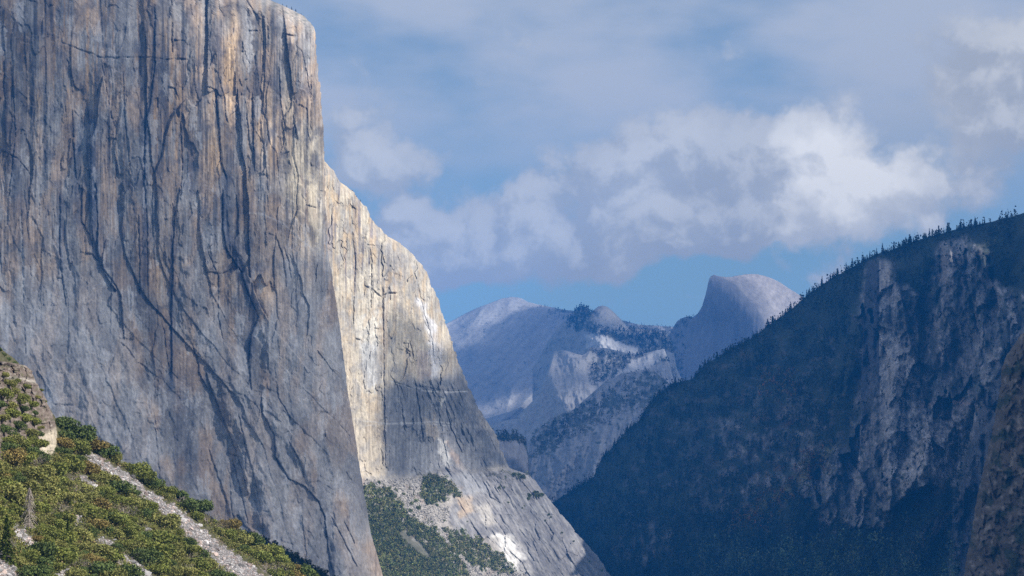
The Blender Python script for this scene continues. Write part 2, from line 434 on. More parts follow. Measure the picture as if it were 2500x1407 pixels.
# the smooth lower apron: oblique slabs running down to the right
dg = (px - (py - 900) * .36)
d -= low * 9 * ridged(dg / 70., (py + px * .3) / 420., 3, 66) + low * 5 * fbm(px / 26., py / 34., 4, 67)
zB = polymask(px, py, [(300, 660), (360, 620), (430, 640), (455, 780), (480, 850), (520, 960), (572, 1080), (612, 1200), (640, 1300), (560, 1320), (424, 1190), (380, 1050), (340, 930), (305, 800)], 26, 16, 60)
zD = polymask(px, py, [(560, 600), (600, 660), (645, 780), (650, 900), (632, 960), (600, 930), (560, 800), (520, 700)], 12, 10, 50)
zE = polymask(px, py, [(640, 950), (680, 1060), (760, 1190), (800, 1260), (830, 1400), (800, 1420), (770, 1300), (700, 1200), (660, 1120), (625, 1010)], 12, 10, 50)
d += 13 * zB + 9 * zD + 7 * zE + 8 * zB * (px - 440) / 130.
VC = [  # corners traced on the wall: points, height m, fade px, groove m, side
    ([(245, 144), (259, 216), (270, 277), (284, 335)], 9, 40, 8, -1), ([(378, 0), (379, 150), (368, 250), (355, 300), (352, 470)], 13, 26, 9, 1),
    ([(420, 47), (421, 150)], 9, 18, 10, 1), ([(526, 216), (533, 288), (540, 396), (556, 446)], 13, 30, 14, 1),
    ([(616, 216), (618, 330), (622, 430)], 9, 25, 8, 1), ([(713, 268), (720, 310), (729, 352)], 8, 16, 8, 1), ([(176, 252), (180, 360), (187, 445)], 10, 30, 9, 1),
    ([(590, 126), (598, 172)], 6, 14, 9, 1), ([(761, 160), (758, 345)], 6, 20, 5, 1), ([(440, 290), (446, 400), (440, 500)], 7, 16, 8, 1),
    ([(640, 330), (652, 430), (655, 530)], 6, 22, 5, 1), ([(160, 130), (172, 170), (178, 240)], 9, 25, 8, 1), ([(30, 170), (38, 330), (20, 500)], 8, 30, 6, 1),
    ([(215, 250), (222, 380), (219, 500), (205, 560)], 10, 30, 8, 1), ([(680, 150), (686, 260), (700, 330)], 6, 20, 5, 1), ([(300, 160), (306, 300), (320, 430)], 5, 20, 5, 1),
    ([(234, 440), (239, 558), (238, 612), (245, 648), (274, 684), (295, 720), (299, 780), (304, 840)], 16, 45, 8, 1),
    ([(201, 440), (198, 540), (220, 576), (232, 615)], 9, 18, 10, 1),
    ([(443, 440), (428, 522), (421, 612), (423, 666), (418, 756), (419, 930)], 15, 28, 10, 1), ([(353, 440), (360, 558), (360, 705)], 8, 18, 8, 1),
    ([(338, 512), (340, 630), (342, 735)], 8, 15, 9, 1), ([(147, 460), (146, 576), (148, 650), (164, 760)], 9, 30, 8, 1),
    ([(52, 500), (56, 666), (59, 774), (65, 900)], 4, 25, 5, 1), ([(544, 455), (544, 558), (554, 612), (590, 666), (608, 720), (632, 774), (614, 815), (608, 882), (615, 965)], 20, 55, 13, 1),
    ([(504, 606), (520, 645), (533, 673), (533, 774), (547, 845)], 6, 20, 8, 1), ([(486, 640), (486, 702), (522, 792), (576, 882), (612, 975), (660, 1080)], 18, 60, 0, -1),
    ([(464, 830), (482, 875), (486, 911), (513, 960)], 10, 25, 9, 1), ([(389, 781), (400, 803), (407, 864), (415, 918)], 7, 22, 7, 1),
    ([(330, 910), (364, 1001), (389, 1062), (407, 1123), (424, 1190)], 22, 80, 2, -1),
    ([(497, 890), (515, 947), (554, 1044), (576, 1101), (594, 1152), (607, 1215)], 22, 60, 8, 1), ([(504, 1080), (529, 1152), (554, 1224), (560, 1270)], 9, 28, 6, 1),
    ([(565, 1110), (590, 1206), (608, 1292)], 11, 22, 9, 1), ([(580, 1000), (600, 1090), (625, 1180), (640, 1260)], 9, 30, 8, 1),
    ([(637, 950), (641, 1008), (670, 1062), (673, 1116), (706, 1170), (745, 1188), (778, 1224), (792, 1260), (803, 1350), (818, 1420)], 19, 50, 9, 1),
    ([(673, 920), (680, 972), (709, 1019), (718, 1050)], 9, 24, 8, 1), ([(698, 1065), (731, 1123), (747, 1175)], 12, 30, 8, 1),
    ([(800, 1250), (814, 1271), (842, 1325), (880, 1400)], 9, 25, 10, 1), ([(835, 1262), (860, 1314), (873, 1348)], 8, 20, 11, 1),
    ([(376, 1000), (386, 1120), (392, 1180)], 6, 25, 6, 1), ([(690, 590), (705, 640), (712, 690)], 5, 20, 6, 1), ([(668, 560), (690, 620), (700, 700)], 8, 26, 5, 1),
    ([(830, 950), (850, 1050), (862, 1120)], 5, 14, 4, 1), ([(735, 1250), (745, 1330), (752, 1400)], 7, 25, 6, 1), ([(560, 1150), (566, 1250), (590, 1320)], 6, 18, 6, 1),
]
for (p, hh, ww, gg, sd_) in VC:
    d += vcrack(px, py, p, hh * .40, ww, gg * .6, 1.3, sd_)
HC = [([(150, 104), (178, 114), (245, 140), (360, 140), (400, 144), (458, 145)], 4, 26, 4), ([(424, 97), (452, 98)], 9, 18, 6), ([(410, 211), (428, 219), (438, 247)], 9, 10, 12),
      ([(262, 337), (287, 341)], 9, 12, 5), ([(436, 146), (456, 142)], 8, 8, 8), ([(508, 213), (527, 216)], 10, 8, 8), ([(197, 617), (225, 620), (250, 650)], 8, 14, 7),
      ([(505, 664), (545, 668), (565, 656)], 8, 12, 7), ([(754, 502), (772, 507)], 14, 12, 14), ([(504, 610), (520, 597)], 9, 10, 7), ([(0, 365), (40, 385), (80, 430)], 4, 14, 6),
      ([(650, 570), (672, 575)], 5, 10, 6), ([(140, 678), (152, 682)], 6, 10, 7), ([(688, 378), (708, 372)], 6, 10, 5), ([(610, 76), (630, 75)], 9, 8, 9), ([(690, 82), (722, 88)], 8, 8, 9),
      ([(130, 988), (178, 990)], 3, 14, 6), ([(550, 1105), (560, 1108), (600, 1120)], 4, 12, 5), ([(690, 1060), (716, 1052)], 3, 8, 4), ([(745, 1180), (780, 1175), (820, 1200)], 3, 14, 2)]
for (p, hh, ww, gg) in HC:
    d += hcrack(px, py, p, hh * .7, ww, gg * .8)
e = np.clip(R - px, 0, None)
edge = sstep(0, 14, e)
Y2 = Y + d * (.25 + .75 * edge)
# ---- mineral colour of the wall
up = 1 - sstep(330, 820, py + (px - 400) * -.35)
gr = c3(.245, .238, .236)
col = np.broadcast_to(gr, px.shape + (3,)).copy()
col = mixc(col, c3(.35, .338, .328), sstep(-.2, .5, fbm(px / 60., py / 90., 4, 70)))
col = mixc(col, c3(.38, .29, .215), .85 * sstep(-.06, .34, fbm(px / 48., py / 160., 4, 71) + .10))
stk = fbm(px / 9. + .6 * fbm(px / 40., py / 60., 2, 77), py / 520., 4, 72)
stk2 = fbm(px / 20., py / 380., 4, 73)
reg = sstep(.0, .45, fbm(px / 120., py / 240., 3, 74) + .35 * up - .10)
col = mixc(col, c3(.46, .31, .18), .85 * sstep(.0, .42, stk + .3 * stk2) * reg * (.35 + .65 * up))
col = mixc(col, c3(.48, .37, .26), .65 * sstep(-.05, .35, stk2) * sstep(430, 600, px) * (1 - sstep(420, 620, py)))
for (cx, cy, rx, ry, k) in [(575, 110, 16, 70, .8), (560, 180, 25, 90, .6), (525, 380, 30, 80, .5), (660, 330, 30, 130, .5), (400, 90, 25, 60, .5), (430, 250, 40, 60, .5), (82, 320, 14, 120, .5), (90, 240, 30, 30, .5),
                            (530, 370, 8, 40, .9), (420, 560, 26, 70, .35), (560, 640, 40, 60, .4), (215, 650, 30, 40, .4), (385, 670, 26, 80, .5), (180, 920, 20, 20, .4), (640, 700, 40, 40, .35), (100, 640, 26, 70, .35), (690, 600, 40, 50, .4)]:
    g = np.exp(-((px - cx) / rx) ** 2 - ((py - cy) / ry) ** 2)
    col = mixc(col, c3(.60, .41, .22), k * g * sstep(-.35, .3, stk + .25))
# pale scars near the prow
for (cx, cy, rx, ry, k) in [(728, 430, 34, 110, .85), (765, 440, 22, 120, .8), (770, 560, 18, 50, .6), (715, 400, 8, 30, .6), (705, 240, 12, 60, .5), (750, 640, 30, 80, .25)]:
    g = np.exp(-np.abs((px - cx) / rx) ** 3 - np.abs((py - cy) / ry) ** 3)
    col = mixc(col, c3(.66, .58, .44), k * g * sstep(-.5, .2, fbm(px / 14., py / 70., 4, 75) + .1))
# dark lichen water streaks
dk = sstep(.06, .46, fbm(px / 13., py / 430., 4, 76) + .25 * fbm(px / 40., py / 90., 3, 78)) * (.35 + .65 * up)
col = mixc(col, c3(.075, .08, .095), .8 * dk)
dk2 = sstep(.12, .5, fbm(px / 34., py / 48., 5, 79) + .12 * up - .12 * low)
col = mixc(col, c3(.105, .105, .12), .6 * dk2)
fine = fbm(px / 4.2, py / 150., 3, 84)
col *= (1 + .85 * (1 - .65 * low) * fine * (.4 + .6 * sstep(-.2, .2, fbm(px / 60., py / 60., 2, 85))))[..., None]
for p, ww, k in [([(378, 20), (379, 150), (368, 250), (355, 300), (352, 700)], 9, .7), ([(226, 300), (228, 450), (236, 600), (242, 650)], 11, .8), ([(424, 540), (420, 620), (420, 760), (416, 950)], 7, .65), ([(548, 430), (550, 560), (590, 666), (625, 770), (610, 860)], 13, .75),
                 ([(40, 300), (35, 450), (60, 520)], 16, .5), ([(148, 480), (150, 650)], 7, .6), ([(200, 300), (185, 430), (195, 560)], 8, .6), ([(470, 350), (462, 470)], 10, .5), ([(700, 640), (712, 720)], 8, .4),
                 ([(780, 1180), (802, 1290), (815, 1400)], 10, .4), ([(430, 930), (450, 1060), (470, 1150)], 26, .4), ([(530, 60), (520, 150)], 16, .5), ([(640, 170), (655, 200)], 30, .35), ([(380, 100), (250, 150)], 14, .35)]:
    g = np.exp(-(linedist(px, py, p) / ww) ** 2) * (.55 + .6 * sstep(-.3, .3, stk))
    col = mixc(col, c3(.085, .10, .14), np.clip(k * g, 0, 1))  # crack shade painted into the colour, together with water streaks
# thin white mineral lines
for p, ww, k in [([(50, 530), (56, 640), (57, 700), (60, 760)], 2.2, .8), ([(18, 735), (19, 830)], 2, .7), ([(4, 740), (5, 810)], 2, .5), ([(145, 685), (148, 730)], 2, .5), ([(533, 700), (537, 790), (541, 830)], 2, .7), ([(578, 690), (580, 790)], 2, .4),
                 ([(292, 740), (298, 860), (303, 950)], 4, .4), ([(266, 470), (268, 640)], 3, .3), ([(605, 520), (640, 523), (690, 545), (740, 590), (790, 630)], 1.8, .5), ([(395, 1010), (430, 1000)], 1.3, .5), ([(400, 1000), (440, 985), (470, 970)], 1.3, .4),
                 ([(628, 1210), (720, 1185)], 1.3, .4), ([(250, 150), (262, 290)], 1.5, .25), ([(478, 660), (483, 700)], 3, .7)]:
    g = np.exp(-(linedist(px, py, p) / ww) ** 2)
    col = mixc(col, c3(.62, .62, .62), k * g * (.6 + .5 * perlin(px / 6, py / 14., 9)))
# rim slabs at the very top with weathered pale granite
rim = polymask(px, py, [(600, -60), (800, -60), (800, 90), (740, 70), (690, 30), (640, 6)], 14, 10)
col = mixc(col, c3(.44, .42, .39), .55 * rim)
col = mixc(col, c3(.15, .16, .13), .7 * rim * sstep(.1, .3, fbm(px / 9., py / 6., 3, 81)))
col *= (1 - .22 * zB - .24 * zD - .16 * zE)[..., None]  # recessed zones get less sun; that shade is painted darker here
zA = polymask(px, py, [(-200, 760), (60, 720), (200, 640), (250, 640), (300, 760), (330, 900), (424, 1190), (300, 1300), (-200, 1300)], 26, 24, 70)
zC = polymask(px, py, [(440, 650), (500, 660), (560, 820), (640, 960), (700, 1060), (780, 1190), (860, 1300), (930, 1420), (820, 1420), (640, 1300), (560, 1040), (500, 880)], 18, 16, 60)
zF = polymask(px, py, [(650, 560), (780, 620), (860, 1000), (900, 1250), (800, 1180), (700, 1050), (660, 860)], 26, 20, 60)
lo_ = np.clip(zA + zC + .7 * zF, 0, 1)
col = mixc(col, c3(.33, .325, .325) * (1 + .2 * fbm(px / 22., py / 34., 4, 86))[..., None], .55 * lo_)
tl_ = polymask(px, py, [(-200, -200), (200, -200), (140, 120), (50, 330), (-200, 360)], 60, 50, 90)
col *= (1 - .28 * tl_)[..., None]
veins = np.abs(fbm(px / 46., py / 40., 5, 82))
col = mixc(col, c3(.5, .5, .5), .30 * (1 - sstep(0, .022, veins)))
col *= (1 + .26 * fbm(px / 7., py / 13., 4, 83) + .14 * (id2 - .5) + .16 * (id1 - .5) + .40 * (idb - .5))[..., None]
vp, idp, ep = facets(px / 26. + .4 * fbm(px / 14., py / 14., 2, 87), py / 60. + .4 * fbm(px / 14., py / 20., 2, 88), 89, 1.)
col *= (1 + .35 * (idp - .5) * sstep(.0, .12, ep))[..., None]
col = mixc(col, c3(.45, .45, .46), .5 * (idp > .86) * sstep(.02, .12, ep) * sstep(-.2, .2, stk))
def near_depth(a, b):
    return near_base(a, b)
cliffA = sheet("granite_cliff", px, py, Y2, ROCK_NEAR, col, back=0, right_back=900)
# cover of cloud shade over the wall: open in the upper right, thin elsewhere
lit = polymask(px, py, [(395, -200), (430, 120), (470, 300), (600, 380), (640, 520), (700, 560), (770, 600), (960, 640), (960, -200)], 75, 40, 120)
lit = np.maximum(lit, .5 * polymask(px, py, [(880, 1250), (920, 1500), (1000, 1500), (1000, 1250)], 25))
cov = (1 - lit) * (.60 + .12 * fbm(px / 200., py / 200., 3, 90) + .18 * sstep(250, 0, px) * sstep(500, 0, py))
SHADE.append((W(px, py, Y)[::3, ::3].reshape(-1, 3), cov[::3, ::3].ravel(), 'near'))

# ================================================================== far face and lower buttress
def far_R(py):
    return np.interp(py, [384, 395, 420, 445, 470, 500, 530, 570, 600, 625, 650, 672, 690, 720, 760, 800, 860, 900, 950, 1000, 1050, 1100, 1128, 1142, 1150, 1160, 1200, 1230, 1260, 1300, 1340, 1380, 1407, 1520],
                     [790, 796, 815, 832, 862, 890, 905, 935, 985, 1012, 1032, 1043, 1050, 1064, 1078, 1092, 1110, 1125, 1146, 1170, 1203, 1226, 1236, 1243, 1262, 1292, 1326, 1350, 1373, 1406, 1441, 1472, 1493, 1590])
def far_wallbase(px):
    return np.interp(px, [700, 885, 960, 1040, 1100, 1160, 1235, 1400], [1185, 1163, 1166, 1160, 1130, 1150, 1142, 1150])
def far_base(px, py):
    Y = 3790 + 1.15 * (px - 780)
    Y = Y - (py - 700) * .12
    b = far_wallbase(px)
    sl = np.interp(px, [800, 1050, 1200, 1500], [1.15, .95, .55, .45])
    Y = Y - sl * 18 * np.log1p(np.exp(np.clip((py - b) / 18., -30, 30)))
    return Y
h, w = 620, 480
py = np.repeat(np.linspace(384, 1520, h)[:, None], w, 1)
R = far_R(py) + 3.6 * fbm(py / 12., py * 0 + .7, 4, 161) + 3 * perlin(py / 31., py * 0 + .2, 162) + 3.5 * facets(py / 17., py * 0 + .5, 163, 2.)[0]
Lx = np.interp(py, [384, 420, 1520], [770, 740, 740])
px = Lx + (R - Lx) * (1 - (1 - u[:, :1] * 0 - np.linspace(0, 1, w)[None]) ** 1.2)
Y = far_base(px, py)
e = far_R(py) + 5 - px
rw = np.interp(py, [384, 600, 1100, 1200, 1407], [25, 70, 90, 60, 90])
Y += rw * 1.8 * (1 - np.sqrt(np.clip(1 - np.clip(1 - e / rw, 0, 1) ** 2, 0, 1)))
e = np.clip(R - px, 0, None)
b = far_wallbase(px)
apron = sstep(-6, 12, py - b)
talus = polymask(px, py, [(880, 1160), (1000, 1166), (1050, 1150), (1130, 1190), (1090, 1240), (1110, 1290), (1200, 1340), (1290, 1420), (1290, 1560), (800, 1560), (800, 1160)], 8, 10, 50)
slab = apron * (1 - talus)
s = px + 6 * fbm(px / 50., py / 90., 3, 102); t = py
d = 20 * fbm(s / 150., t / 400., 3, 121) - 5 * ridged(s / 36., t / 420., 3, 123)
v1, id1, e1 = facets(s / 30. + .3 * fbm(s / 20., t / 30., 2, 44), t / 85. + .3 * fbm(s / 20., t / 30., 2, 45), 131, 1.6)
v2, id2, e2 = facets(s / 11., t / 26., 135, 1.7)
d -= 4 * v1 + 2.2 * v2 * sstep(-.2, .3, fbm(s / 60., t / 60., 3, 156) + .1)
d -= .9 * ridged(s / 7., t / 70., 3, 158) + .8 * fbm(s / 4., t / 6., 3, 159)
dslab = -6 * ridged((px - py * .62) / 26., (py + px) / 190., 4, 160) - 5 * facets((px - py * .6) / 24., (py + px * .5) / 60., 165, 1.5)[0] - 2.5 * ridged((px - py * .7) / 9., (px + py) / 50., 3, 166)
dtal = 3 * fbm(px / 30., py / 30., 3, 167) + 1.2 * fbm(px / 5., py / 4., 2, 168)
d = d * (1 - apron) + slab * dslab * 1.2 + apron * talus * dtal
rough = polymask(px, py, [(1010, 925), (1150, 925), (1245, 1140), (1180, 1150), (1110, 1040), (1050, 1000)], 15, 10)
d -= rough * (1 - apron) * 8 * ridged((px - py * .35) / 13., (py + px * .2) / 60., 4, 170)
for p, hh, ww, gg, sd_ in [([(903, 600), (908, 640), (906, 760)], 6, 20, 6, 1), ([(935, 690), (938, 900), (942, 1150)], 7, 30, 5, 1), ([(1000, 830), (1008, 860), (1010, 880)], 8, 14, 8, 1), ([(1012, 920), (1030, 1040), (1034, 1080)], 8, 18, 8, 1),
                            ([(860, 560), (868, 640), (862, 800)], 5, 20, 5, 1), ([(1070, 700), (1090, 800), (1130, 900), (1160, 990)], 9, 22, 3, 1), ([(980, 980), (990, 1060)], 6, 18, 6, 1), ([(1080, 960), (1100, 1040), (1130, 1110)], 8, 20, 7, 1),
                            ([(1160, 960), (1185, 1040), (1215, 1110)], 7, 16, 6, 1), ([(1020, 690), (1035, 760), (1056, 830), (1062, 900)], 6, 20, 4, 1), ([(1080, 1060), (1090, 1110), (1100, 1160)], 5, 20, 4, 1)]:
    d += vcrack(px, py, p, hh * .55, ww, gg * .7, 1.3, sd_, 16)
for p, hh, ww, gg in [([(935, 722), (948, 716), (970, 715)], 9, 14, 10), ([(912, 708), (930, 724)], 8, 10, 9), ([(868, 826), (882, 834)], 9, 16, 6), ([(985, 846), (1003, 862)], 8, 10, 8), ([(855, 500), (875, 515)], 8, 10, 8), ([(896, 598), (910, 600)], 6, 8, 6),
                      ([(910, 800), (930, 804)], 4, 10, 5), ([(1030, 730), (1042, 738)], 5, 10, 6), ([(1010, 940), (1100, 956), (1140, 954)], 3, 9, 3), ([(960, 930), (1010, 950)], 3, 8, 4)]:
    d += hcrack(px, py, p, hh, ww, gg)
Y2 = Y + d * (.3 + .7 * sstep(0, 10, e))
col = np.broadcast_to(c3(.45, .41, .34), px.shape + (3,)).copy()
stk = fbm(px / 7. + .5 * fbm(px / 30., py / 50., 2, 177), py / 340., 4, 172)
big = fbm(px / 55., py / 110., 4, 171)
col = mixc(col, c3(.70, .62, .48), .8 * sstep(-.25, .35, big + .1))
col = mixc(col, c3(.58, .44, .29), .75 * sstep(-.05, .4, stk + .3 * fbm(px / 60., py / 120., 3, 173)) * sstep(1180, 700, py))
dks = sstep(.02, .38, fbm(px / 8., py / 170., 4, 174) + .2 * fbm(px / 50., py / 60., 3, 175))
upz = polymask(px, py, [(780, 380), (900, 480), (960, 640), (900, 720), (830, 700), (780, 600)], 30, 15)
col = mixc(col, c3(.20, .18, .21), .75 * dks * (.35 + .65 * upz))
for poly, cc, k, sf in [([(925, 600), (960, 590), (1000, 640), (985, 700), (940, 690)], (.26, .26, .27), .7, 14), ([(870, 770), (930, 760), (932, 850), (905, 910), (875, 840)], (.82, .78, .68), .9, 8),
                        ([(880, 650), (920, 640), (930, 740), (900, 760), (865, 740)], (.76, .70, .58), .7, 10), ([(1018, 730), (1040, 745), (1062, 800), (1080, 850), (1072, 925), (1058, 935), (1045, 830), (1030, 780)], (.78, .78, .80), .9, 5),
                        ([(1012, 620), (1040, 660), (1060, 740), (1030, 720), (1000, 650)], (.55, .52, .45), .7, 8), ([(880, 830), (925, 840), (930, 930), (900, 960), (880, 900)], (.50, .52, .54), .7, 10),
                        ([(950, 760), (1000, 740), (1040, 830), (1010, 900), (960, 880)], (.60, .52, .39), .6, 16), ([(800, 760), (850, 780), (880, 1000), (885, 1160), (870, 1160), (845, 950)], (.62, .54, .42), .7, 8),
                        ([(1020, 850), (1045, 860), (1050, 920), (1020, 930)], (.32, .25, .26), .6, 8), ([(990, 860), (1010, 860), (1015, 930), (995, 930)], (.60, .50, .36), .6, 6)]:
    col = mixc(col, c3(*cc), k * polymask(px, py, poly, sf, 8, 30) * (.8 + .4 * stk))
# grey lower wall with tan and white panels
gl = polymask(px, py, [(938, 940), (1000, 915), (1080, 935), (1130, 900), (1245, 1140), (1100, 1170), (940, 1170)], 16, 14)
col = mixc(col, c3(.21, .22, .24), .88 * gl)
col = mixc(col, c3(.15, .165, .185), .75 * rough * (1 - apron) * sstep(-.3, .2, fbm(px / 20., py / 30., 4, 180)))
for poly, cc, k, sf in [([(905, 990), (935, 985), (938, 1160), (888, 1160), (893, 1040)], (.56, .46, .33), .8, 7), ([(880, 1080), (935, 1080), (937, 1162), (886, 1162)], (.66, .58, .46), .7, 6), ([(884, 960), (930, 970), (925, 1010), (890, 1000)], (.55, .44, .30), .7, 7),
                        ([(1070, 1070), (1086, 1080), (1098, 1120), (1110, 1160), (1090, 1165), (1078, 1120)], (.80, .79, .76), .9, 4), ([(1090, 1080), (1118, 1110), (1140, 1160), (1120, 1160)], (.50, .38, .30), .7, 5), ([(1050, 1040), (1060, 1010), (1072, 1060), (1058, 1080)], (.5, .42, .32), .6, 4),
                        ([(1000, 1080), (1060, 1090), (1075, 1160), (1000, 1165)], (.42, .42, .42), .6, 12), ([(1072, 970), (1086, 975), (1080, 1000), (1070, 990)], (.66, .64, .58), .8, 3), ([(1035, 1020), (1050, 1024), (1056, 1060), (1040, 1070)], (.52, .44, .33), .7, 4)]:
    col = mixc(col, c3(*cc), k * polymask(px, py, poly, sf, 6, 20) * (.75 + .5 * stk))
for p, ww, k in [([(1030, 954), (1080, 958), (1140, 956)], 1.4, .7), ([(888, 1028), (960, 1036), (1060, 1030), (1120, 1036)], 1.6, .5), ([(890, 1040), (980, 1032), (1100, 1040)], 1.2, .4), ([(950, 930), (1000, 945), (1030, 950)], 1.4, .5), ([(900, 900), (912, 925), (915, 960)], 1.5, .7)]:
    col = mixc(col, c3(.66, .66, .65), k * np.exp(-(linedist(px, py, p) / ww) ** 2))
# slabs and talus below the wall
scol = np.broadcast_to(c3(.31, .30, .30), px.shape + (3,)).copy()
scol = mixc(scol, c3(.42, .41, .40), sstep(-.2, .4, fbm((px - py * .6) / 16., (px + py) / 90., 4, 181)))
scol = mixc(scol, c3(.20, .20, .215), .75 * sstep(-.05, .35, fbm((px - py * .6) / 10., (px + py) / 60., 4, 182) + .1))
for poly, cc, k, sf in [([(1110, 1205), (1150, 1215), (1160, 1250), (1125, 1260)], (.60, .46, .32), .7, 8), ([(1150, 1230), (1190, 1230), (1215, 1280), (1190, 1290)], (.62, .58, .52), .7, 10), ([(1200, 1310), (1250, 1310), (1275, 1360), (1260, 1400), (1230, 1370)], (.86, .84, .80), .95, 9),  # the palest patch is the sunlit slab, its light painted in
                        ([(1170, 1310), (1215, 1320), (1235, 1370), (1200, 1360)], (.46, .42, .37), .6, 8), ([(1100, 1160), (1160, 1150), (1190, 1200), (1130, 1210)], (.40, .41, .43), .6, 10), ([(1230, 1390), (1290, 1380), (1300, 1440), (1240, 1440)], (.6, .58, .55), .6, 10)]:
    scol = mixc(scol, c3(*cc), k * polymask(px, py, poly, sf, 10, 25))
stal = np.broadcast_to(c3(.43, .40, .36), px.shape + (3,)).copy() * (1 + .35 * fbm(px / 5., py / 4., 3, 183))[..., None]
soil = polymask(px, py, [(900, 1250), (960, 1290), (1040, 1330), (1090, 1400), (1000, 1560), (800, 1560), (850, 1190)], 16, 18)
stal = mixc(stal, c3(.26, .19, .15), .55 * sstep(.1, .4, fbm(px / 30., py / 30., 3, 184)))
stal = mixc(stal, c3(.12, .125, .075), .8 * soil)
scol = lerp(scol, stal, talus[..., None])
col = lerp(col, scol, apron[..., None])
col = mixc(col, c3(.34, .335, .33), .45 * (1 - apron) * sstep(.02, .3, fbm(px / 26., py / 34., 5, 186)))
col = mixc(col, c3(.62, .46, .27), .5 * (1 - apron) * sstep(1000, 700, py) * sstep(.08, .35, fbm(px / 18., py / 50., 5, 187)))
col *= (1 + .5 * (1 - apron) * fbm(px / 4., py / 90., 3, 188) + .22 * fbm(px / 6., py / 8., 4, 185) + .12 * (id2 - .5))[..., None]
far_px, far_py, far_Y = px, py, Y2
cliffB = sheet("granite_buttress", px, py, Y2, ROCK_MID, col, back=500, right_back=900, drop=.1)
lit = polymask(px, py, [(700, 380), (1100, 380), (1100, 700), (1130, 900), (1120, 935), (1040, 925), (960, 918), (925, 960), (935, 1175), (1000, 1180), (1200, 1240), (1300, 1420), (1200, 1560), (700, 1560)], 20, 18, 60)
lit2 = polymask(px, py, [(1055, 1050), (1095, 1055), (1150, 1165), (1060, 1165)], 14, 8)
lit3 = polymask(px, py, [(1060, 1180), (1230, 1190), (1330, 1420), (1200, 1450), (1090, 1290)], 30, 20)
lit = np.maximum(lit, np.maximum(lit2, lit3))
lowforest = .4 * polymask(px, py, [(880, 1240), (960, 1260), (1060, 1330), (1100, 1420), (960, 1380), (860, 1300)], 20, 20)
cov = (1 - lit) * lerp(.82, .42 * sstep(1480, 1330, px), apron) * (1 + .3 * fbm(px / 40., py / 40., 3, 186))
cov = np.maximum(cov, .8 * lowforest)
SHADE.append((W(px, py, Y)[::3, ::3].reshape(-1, 3), cov[::3, ::3].ravel(), 'near'))

# ================================================================== forested ridge on the right
SKY_R = ([1180, 1250, 1300, 1345, 1370, 1400, 1450, 1470, 1500, 1530, 1560, 1580, 1610, 1640, 1690, 1720, 1760, 1800, 1840, 1870, 1900, 1940, 1985, 2040, 2080, 2130, 2180, 2230, 2290, 2340, 2400, 2450, 2500, 2700],
         [1400, 1330, 1270, 1226, 1208, 1190, 1160, 1112, 1082, 1045, 1022, 985, 955, 932, 920, 885, 862, 838, 818, 792, 772, 742, 704, 668, 648, 618, 604, 584, 566, 552, 540, 528, 514, 480])
def ridge_top(px):
    return np.interp(px, *SKY_R) + 3 * fbm(px / 30., px * 0, 3, 200) + 6
RCP = [(2500, 500, 4300), (2250, 580, 4750), (2000, 700, 5250), (1800, 840, 5700), (1640, 930, 6100), (1500, 1080, 6500), (1350, 1225, 6900), (1250, 1330, 7000),
       (2500, 900, 3950), (2300, 900, 4300), (2100, 900, 4650), (1900, 950, 5000), (1750, 1050, 5350), (1600, 1150, 5750),
       (2500, 1407, 3500), (2200, 1407, 3900), (1900, 1407, 4350), (1600, 1407, 4900), (1400, 1407, 5700), (2000, 1180, 4550), (1500, 1250, 5800)]
h, w = 470, 680
pxr = np.linspace(1180, 2640, w)
px = np.repeat(pxr[None], h, 0)
top = ridge_top(pxr)
v = np.linspace(0, 1, h)[:, None]
py = top[None] + (1560 - top[None]) * v
Y = rbf(RCP, px, py)
dd_ = py - top[None]
inn = sstep(0, 60, dd_)
dgx = px + .55 * (py - 900)
d = -150 * ridged(dgx / 420., (py - .3 * px) / 900., 3, 210) * inn - 70 * ridged(dgx / 150., (py - .3 * px) / 420., 4, 211) * inn - 14 * fbm(px / 40., py / 50., 4, 212)
rockm = polymask(px, py, [(2118, 640), (2160, 632), (2200, 700), (2250, 720), (2290, 590), (2330, 575), (2400, 600), (2440, 700), (2520, 720), (2520, 900), (2430, 900), (2380, 1000), (2350, 1130), (2300, 1190), (2230, 1200), (2160, 1240), (2090, 1180), (2070, 1100), (2100, 960), (2095, 760)], 12, 16, 50)
rock2 = polymask(px, py, [(1660, 1040), (1800, 980), (1960, 1000), (2000, 1080), (1960, 1200), (1830, 1230), (1700, 1200)], 60, 50, 70, 7) * .75 * sstep(-.15, .25, fbm(px / 40. - py / 90., py / 34., 5, 240))
rock3 = polymask(px, py, [(1960, 1100), (2100, 1080), (2180, 1180), (2150, 1280), (2000, 1290), (1950, 1200)], 16, 20, 50) * .85
rock4 = polymask(px, py, [(1500, 1300), (1560, 1280), (1640, 1310), (1620, 1390), (1520, 1407)], 30, 24, 40) * .6 * sstep(-.2, .2, fbm(px / 20., py / 34., 5, 241))
rock5 = polymask(px, py, [(2440, 880), (2520, 900), (2520, 1450), (2300, 1450), (2340, 1200), (2390, 1000)], 8, 6, 40)
rk = np.clip(rockm + rock2 + rock3 + rock4 + rock5, 0, 1)
v1, id1, e1 = facets(px / 42. + .3 * fbm(px / 30., py / 30., 2, 44), py / 120., 231, 1.6)
v2, id2, e2 = facets((px - py * .2) / 15., (py + px * .3) / 24., 235, 1.8)
ribR = ridged((px + 10 * fbm(px / 40., py / 60., 3, 246)) / 70., py / 600., 3, 247)
vR, idR, eR = facets(px / 70. + .25 * fbm(px / 40., py / 80., 2, 250), py / 250. + .2 * fbm(px / 40., py / 60., 2, 251), 252, 2.4)
d -= np.clip(rockm + rock3 + rock5, 0, 1) * (45 * ribR + 80 * vR)
d -= rk * (34 * v1 + 14 * v2 + 12 * ridged(px / 26., py / 150., 4, 213))
